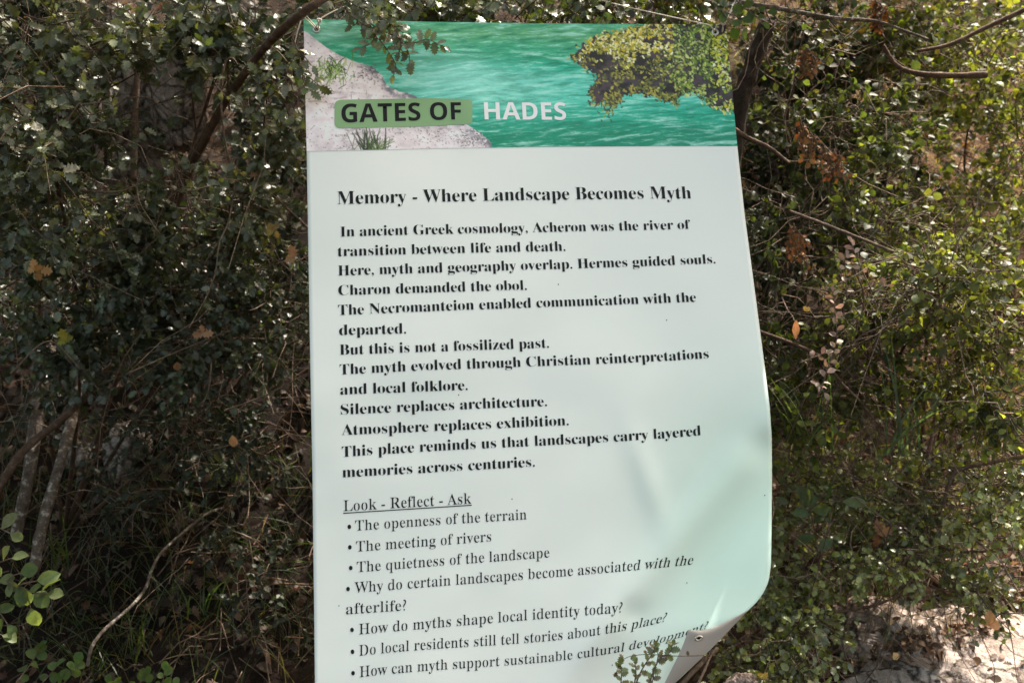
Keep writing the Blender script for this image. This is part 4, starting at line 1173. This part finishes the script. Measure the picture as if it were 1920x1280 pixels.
GREEN_BLADE = [(.045, .068, .026), (.034, .052, .022), (.062, .08, .034)]
STRAW = [(.26, .20, .12), (.20, .15, .09), (.32, .26, .17), (.14, .13, .06)]
g = Geo()
for i in range(260):
    px, py = rng.uniform(0, 590), rng.uniform(800, 1290)
    blades(g, G(px, py), rng.integers(2, 7), .12, .0022, .02, GREEN_BLADE + [(.12, .085, .05)], sd=.55)
for i in range(60):
    px, py = rng.uniform(1450, 1750), rng.uniform(800, 1100)
    blades(g, G(px, py), rng.integers(2, 5), .12, .0022, .02, GREEN_BLADE, sd=.5)
tag(g.build('grass', M_GRASS), 'thin green grass growing on the shaded bank', 'grass', kind='stuff')
g = Geo()
for i in range(1800):
    x, y = rng.uniform(.7, 3.2), rng.uniform(1.9, 5.2)
    blades(g, np.array([x, y, terrain(x, y)]), 4, .10, .0022, .03, STRAW, sd=.6)
tag(g.build('dry_grass', M_GRASS), 'pale dry grass on the sunlit slope, right', 'grass', kind='stuff')
def tuft(label, px, py, n, h, w, pal, lean=(0, 0, 0), d=None, sd=.28):
    g = Geo(); b0 = G(px, py) if d is None else P(px, py, d)
    blades(g, b0, n, h, w, .02, pal, lean, sd)
    return tag(g.build('grass_tuft', M_GRASS), label, 'grass tuft')
tuft('tuft of long blue-green grass blades under the lime shrub', 1690, 850, 16, .26, .005, [(.10, .14, .085), (.13, .17, .11)], (0, -.1, 0), 1.98)
tuft('tuft of grass blades beside the right banner edge', 1510, 830, 12, .22, .004, [(.08, .12, .06)], (-.1, -.1, 0), 2.0)
tuft('single dark green upright grass clump beside the lichened stems', 105, 1090, 5, .2, .0045, [(.05, .075, .03)], (.05, -.1, 0))
tuft('green grass clump in the shaded litter at the bottom, left of centre', 255, 1235, 9, .17, .004, [(.06, .09, .03)], (.1, -.1, 0))
tuft('green grass clump close to the lower left banner edge', 380, 1160, 9, .17, .004, [(.055, .085, .03)], (.1, -.1, 0))
tuft('arching straw-coloured grass clump at the right edge', 1850, 760, 60, .16, .002, [(.26, .17, .11), (.2, .13, .085)], (0, -.2, -.3), 1.98, sd=.6)
tuft('thin drooping grass clump hanging over the dark rock, left of the banner', 430, 900, 26, .2, .0028, [(.05, .075, .035), (.07, .09, .045)], (.2, -.3, 0))

# ------------------------------------------------------------------ single sprigs and plants
def sprig(name, label, cat, stems, leaf, lmat, size, pal, step=.55, keep_clear=False, face=.7, r=.0013, width=1.0, ends=True, updir=.5):
    """stems: lists of (px, py, d) with leaves along each"""
    o = empty(name, P(*stems[0][0]), label, cat)
    tw, lv = Geo(), Leaves()
    for st in stems:
        ln = smoothline([P(*p) for p in st], 24)
        tw = Geo(); tw.tube(ln, r, r * .5, 5); tw.build('stem', M_TWIG, o)
        L_ = np.linalg.norm(np.diff(ln, axis=0), axis=1).sum()
        n = max(2, int(L_ / (size * step)))
        f = np.linspace(.12, 1, n) * 23
        i0 = np.minimum(f.astype(int), 22)
        q = ln[i0] + (ln[i0 + 1] - ln[i0]) * (f - i0)[:, None]
        dq = nrm(ln[i0 + 1] - ln[i0])
        sgn = np.where(np.arange(n) % 2 == 0, 1, -1)[:, None]
        view = np.array([0, -CP, -SP + .1])
        sd_ = nrm(np.cross(dq, view)) * sgn
        a = nrm(dq * rng.uniform(.25, .8, (n, 1)) + sd_ * rng.uniform(.6, 1, (n, 1)) + rng.normal(size=(n, 3)) * .22)
        a[-1] = dq[-1]
        nn = np.array([0, -face, updir]) + rng.normal(size=(n, 3)) * .35
        lv.add(q, a, nn, size * rng.uniform(.7, 1.15, n), leaf_colour(pal, n))
    g = Geo(); lv.emit(g, leaf, keep_clear, width); g.build('foliage', lmat, o)
    return o
FD_ = BD - .05
SPR = [(.09, .105, .055), (.11, .12, .07), (.07, .085, .045), (.14, .135, .10)]
sprig('oak_sprig', 'spiny oak sprig hanging in front of the top left of the river picture', 'sprig', [
    [(655, -20, FD_), (672, 20, FD_), (695, 45, FD_), (738, 68, FD_ - .01), (770, 82, FD_ - .01), (800, 74, FD_ - .01), (832, 88, FD_ - .01)],
    [(690, 40, FD_), (705, 68, FD_), (716, 80, FD_ - .01), (730, 100, FD_ - .01), (742, 122, FD_ - .01), (738, 141, FD_ - .01)],
    [(672, 20, FD_), (690, 30, FD_ - .01), (712, 42, FD_ - .02), (735, 58, FD_ - .02)],
    [(720, 60, FD_ - .01), (745, 70, FD_ - .02), (765, 96, FD_ - .02), (768, 118, FD_ - .02)],
    [(672, 0, FD_), (705, 8, FD_ - .01), (730, 24, FD_ - .02)],
    [(640, -20, FD_), (660, 6, FD_ - .02), (690, 22, FD_ - .03), (722, 38, FD_ - .03), (756, 62, FD_ - .03)],
    [(690, -20, FD_), (712, -4, FD_ - .02), (742, 10, FD_ - .02)],
    [(712, 36, FD_ - .02), (735, 48, FD_ - .03), (752, 78, FD_ - .03), (748, 98, FD_ - .03)],
    [(640, -10, FD_), (650, 20, FD_ - .02), (672, 40, FD_ - .02), (700, 56, FD_ - .02)],
    [(675, 24, FD_), (668, 44, FD_ - .01), (660, 50, FD_ - .01)],
    [(705, 66, FD_), (694, 82, FD_ - .01), (676, 90, FD_ - .01)],
], 'oak', M_OAK, .0185, SPR, step=.36, width=.95)
sprig('oak_sprig', 'small spiny oak sprig lying over the left edge of the river picture', 'sprig', [
    [(548, 70, FD_), (560, 100, FD_), (566, 130, FD_), (572, 160, FD_), (584, 172, FD_)],
    [(555, 90, FD_), (572, 108, FD_), (584, 124, FD_)], [(560, 120, FD_), (575, 140, FD_), (600, 162, FD_)],
    [(556, 100, FD_), (540, 130, FD_), (536, 160, FD_)]], 'oak', M_OAK, .021, OAK_MID + SPR, step=.42)
sprig('green_sprig', 'fresh green leafy sprig beside the right eyelet', 'sprig', [
    [(1348, 20, BR - .03), (1372, 28, BR - .03), (1390, 34, BR - .03)],
    [(1352, 18, BR - .03), (1366, 40, BR - .04), (1372, 52, BR - .04)],
    [(1380, 0, BR - .02), (1400, 18, BR - .02), (1440, 22, BR - .02)],
    [(1400, 18, BR - .02), (1420, 34, BR - .02), (1430, 42, BR - .02)]], 'ovate', M_SOFT, .020, [(.08, .13, .03), (.065, .11, .028)], step=.55, face=.9)
sprig('green_sprig', 'little sprig of three leaves poking over the top edge of the banner', 'sprig', [
    [(1140, -10, BR), (1136, 10, BR - .02), (1132, 30, BR - .03), (1122, 50, BR - .03)]], 'ovate', M_SOFT, .018, [(.075, .115, .03), (.06, .09, .03)], step=.6, face=.9)
d0 = 1.45
sprig('mastic_sprig', 'fresh rounded green leaves poking in at the lower left edge', 'sprig', [
    [(-30, 980, d0), (0, 990, d0), (20, 1000, d0)], [(-40, 1080, d0), (0, 1090, d0), (40, 1100, d0), (62, 1110, d0), (88, 1112, d0)],
    [(-20, 1060, d0), (4, 1052, d0), (22, 1046, d0)], [(30, 1098, d0), (52, 1092, d0), (70, 1088, d0)], [(40, 1100, d0), (52, 1120, d0), (58, 1140, d0)],
    [(-30, 1130, d0), (0, 1150, d0), (14, 1170, d0)], [(-20, 1180, d0), (4, 1190, d0)], [(10, 1094, d0), (22, 1080, d0), (38, 1074, d0)]],
    'ovate', M_SOFT, .028, [(.115, .155, .065), (.09, .13, .05), (.14, .18, .09)], step=.4, face=.75, updir=.5, width=.98)
sprig('green_seedling', 'low green-leaved seedling at the bottom edge, lower left', 'plant', [
    [(60, 1300, 1.7), (90, 1268, 1.7), (105, 1250, 1.7)], [(100, 1300, 1.7), (135, 1262, 1.7), (142, 1244, 1.7)], [(140, 1262, 1.7), (128, 1256, 1.7), (120, 1262, 1.7)],
    [(30, 1280, 1.7), (60, 1240, 1.75), (75, 1215, 1.75)]], 'round', M_SOFT, .019, [(.07, .115, .035), (.09, .14, .05)], step=.55, face=.8)
sprig('green_seedling', 'row of small green leaves at the bottom edge left of the banner', 'plant', [
    [(230, 1310, 1.75), (262, 1280, 1.75), (275, 1262, 1.75)], [(290, 1310, 1.75), (305, 1276, 1.75), (308, 1256, 1.75)], [(180, 1320, 1.72), (200, 1286, 1.72), (215, 1276, 1.72)], [(330, 1310, 1.75), (330, 1285, 1.75)]],
    'round', M_SOFT, .017, [(.08, .125, .035), (.10, .15, .05)], step=.5, face=.8)
dk = 1.46
sprig('oak_sprig', 'young spiny oak shoots standing in front of the bottom edge of the banner', 'sprig', [
    [(1175, 1330, dk), (1200, 1262, dk), (1222, 1226, dk), (1228, 1210, dk)], [(1205, 1320, dk), (1232, 1242, dk), (1256, 1222, dk), (1261, 1207, dk)],
    [(1160, 1320, dk), (1165, 1270, dk), (1164, 1246, dk)], [(1185, 1310, dk), (1192, 1262, dk), (1190, 1240, dk)], [(1232, 1242, dk), (1234, 1230, dk), (1233, 1222, dk)],
    [(1210, 1320, dk), (1222, 1282, dk), (1226, 1262, dk)]], 'oak', M_OAK, .0125, [(.12, .15, .055), (.14, .175, .065), (.15, .12, .07)], step=.5, face=.9)
sprig('wilted_sprig', 'wilted brown shoot curled over in front of the banner near the bottom edge', 'sprig', [
    [(1320, 1228, dk + .01), (1270, 1229, dk), (1215, 1226, dk), (1180, 1230, dk), (1162, 1242, dk), (1156, 1258, dk)]], 'lobed', M_DEAD, .009, [(.20, .13, .08), (.14, .09, .055)], step=2.2, face=.9, r=.0007)
sprig('broad_plant', 'plant with broad pointed leaves in the dark pocket right of the banner', 'plant', [
    [(1535, 1050, 2.0), (1528, 1000, 1.98), (1520, 960, 1.95), (1514, 945, 1.95)], [(1516, 960, 1.95), (1540, 940, 1.92), (1580, 940, 1.9)],
    [(1520, 955, 1.95), (1545, 925, 1.95), (1560, 915, 1.93)], [(1516, 955, 1.95), (1490, 948, 1.93), (1480, 944, 1.93)]], 'ovate', M_SOFT, .038, [(.085, .12, .055), (.10, .14, .07)], step=.6, face=.8, width=.75)
sprig('dried_plant', 'dry stalk with pinkish brown whorled leaves in front of the green leaves', 'plant', [
    [(1535, 742, 1.85), (1552, 690, 1.85), (1568, 640, 1.85), (1566, 580, 1.85), (1562, 548, 1.85)], [(1588, 560, 1.85), (1586, 520, 1.85), (1584, 490, 1.85), (1586, 480, 1.85)],
    [(1636, 548, 1.85), (1618, 510, 1.85), (1604, 478, 1.85), (1596, 455, 1.85)], [(1500, 680, 1.85), (1530, 668, 1.85), (1548, 662, 1.85)], [(1636, 548, 1.84), (1655, 538, 1.84), (1664, 536, 1.84)],
    [(1535, 742, 1.85), (1532, 716, 1.85), (1545, 735, 1.85)]], 'ovate', M_DEAD, .016, [(.36, .25, .21), (.30, .20, .16), (.42, .31, .26)], step=.6, face=.8, r=.0015, width=.75)
def frond(label, x0, y0, dx, dy, d, seed):
    st = []
    for i in range(5):
        st.append([(x0 + dx * i * .2, y0 + dy * i * .2, d), (x0 + dx * i * .2 + 16 * math.sin(i * 2.3 + seed), y0 + dy * i * .2 + 26, d), (x0 + dx * i * .2 + 12 * math.sin(i * 1.3 + seed), y0 + dy * i * .2 + 50, d)])
    sprig('dead_frond', label, 'dead leaves', st, 'lobed', M_DEAD, .013, [(.20, .08, .022), (.14, .055, .018), (.25, .11, .035), (.10, .05, .02)], step=.42, face=.8, width=1.1)
frond('rusty orange dead frond hanging in the shade, right of the river picture', 1500, 222, 30, 40, 1.98, .4)
frond('small rusty dead tuft below the top right branches', 1510, 88, 8, 4, 2.0, 1.4)
frond('rusty dead leaves caught lower down beside the orange frond', 1545, 275, 46, 14, 2.05, 2.2)
frond('rusty dead leaves against the right banner edge, level with the paragraph', 1488, 418, 20, 36, 2.0, 3.1)
frond('rusty dead leaves at the very top right', 1640, 0, 14, 8, 2.1, .9)
def dead_leaf(label, px, py, d, size, ang, pal, leaf='lobed', n=1, grp=None):
    lv = Leaves()
    for i in range(n):
        a_ = ang + i * 1.45
        ax = np.array([math.cos(a_), 0, math.sin(a_)])
        lv.add(P(px + 3 * i, py, d), ax, np.array([.1, -1, .35]) + rng.normal(size=3) * .15, size * rng.uniform(.8, 1.1), leaf_colour(pal, 1))
    g = Geo(); lv.emit(g, leaf, False, 1.0, .3)
    return tag(g.build('dead_leaf', M_DEAD), label, 'leaf', grp)
PEACH = [(.50, .27, .16), (.44, .24, .14)]
dead_leaf('star of yellow-orange dead oak leaves caught at the far left', 62, 505, 1.75, .022, .3, [(.36, .16, .035), (.42, .24, .10)], n=5)
dead_leaf('pale peach dead leaf beside the left banner edge', 552, 486, 1.8, .026, 1.8, PEACH, n=2)
dead_leaf('pale peach dead leaf in the middle of the shaded left leaves', 377, 628, 1.85, .024, .2, PEACH, n=3)
dead_leaf('tan dead leaf hanging low in the dark, left of the banner', 436, 815, 2.0, .030, -1.5, [(.34, .21, .12)], 'ovate')
dead_leaf('tiny peach dead leaf tip high on the left', 468, 330, 1.85, .018, .3, PEACH)
dead_leaf('small brown dead leaf below the peach leaf', 332, 678, 2.0, .018, -1.6, [(.36, .19, .1)], 'ovate')
dead_leaf('yellow-green dying leaf low on the left', 120, 640, 1.9, .026, .4, [(.24, .22, .03)], n=3)
dead_leaf('small dry yellow leaf cluster left of the banner', 508, 432, 1.82, .018, .6, [(.36, .26, .09), (.3, .2, .06)], n=4)
dead_leaf('long orange-tan dead leaf hanging right of the banner', 1492, 600, 1.85, .034, -1.5, [(.46, .25, .12)], 'lance')
dead_leaf('curled yellow dead leaf above the long orange leaf', 1508, 583, 1.85, .013, .5, [(.55, .36, .1)], n=2)
dead_leaf('yellow fallen leaf near the small stone at the bottom', 1428, 1272, 1.72, .014, .8, [(.5, .32, .06)], n=2)
dead_leaf('pale tan dead oak leaf on the low oak, right of the curl', 1655, 1088, 1.85, .017, .2, [(.55, .4, .26)])
dead_leaf('pale peach dead leaf hanging under the low oak branch', 1668, 1155, 1.85, .019, -1.4, [(.55, .36, .22)])
dead_leaf('small pale dead leaf right of the tan oak leaf', 1718, 1080, 1.85, .015, -.4, [(.58, .42, .28)])
dead_leaf('brown lobed dead leaf hanging in the low oak shade', 1640, 1000, 1.95, .032, -1.2, [(.24, .13, .07)], n=3)
dead_leaf('pale fallen leaf lying in the rock pocket', 1675, 1222, 1.86, .018, -1.0, [(.46, .33, .2)], 'ovate')
dead_leaf('tan fallen leaf in front of the litter at the right', 1852, 1172, 1.82, .024, .1, [(.42, .22, .1)], 'ovate', n=2)
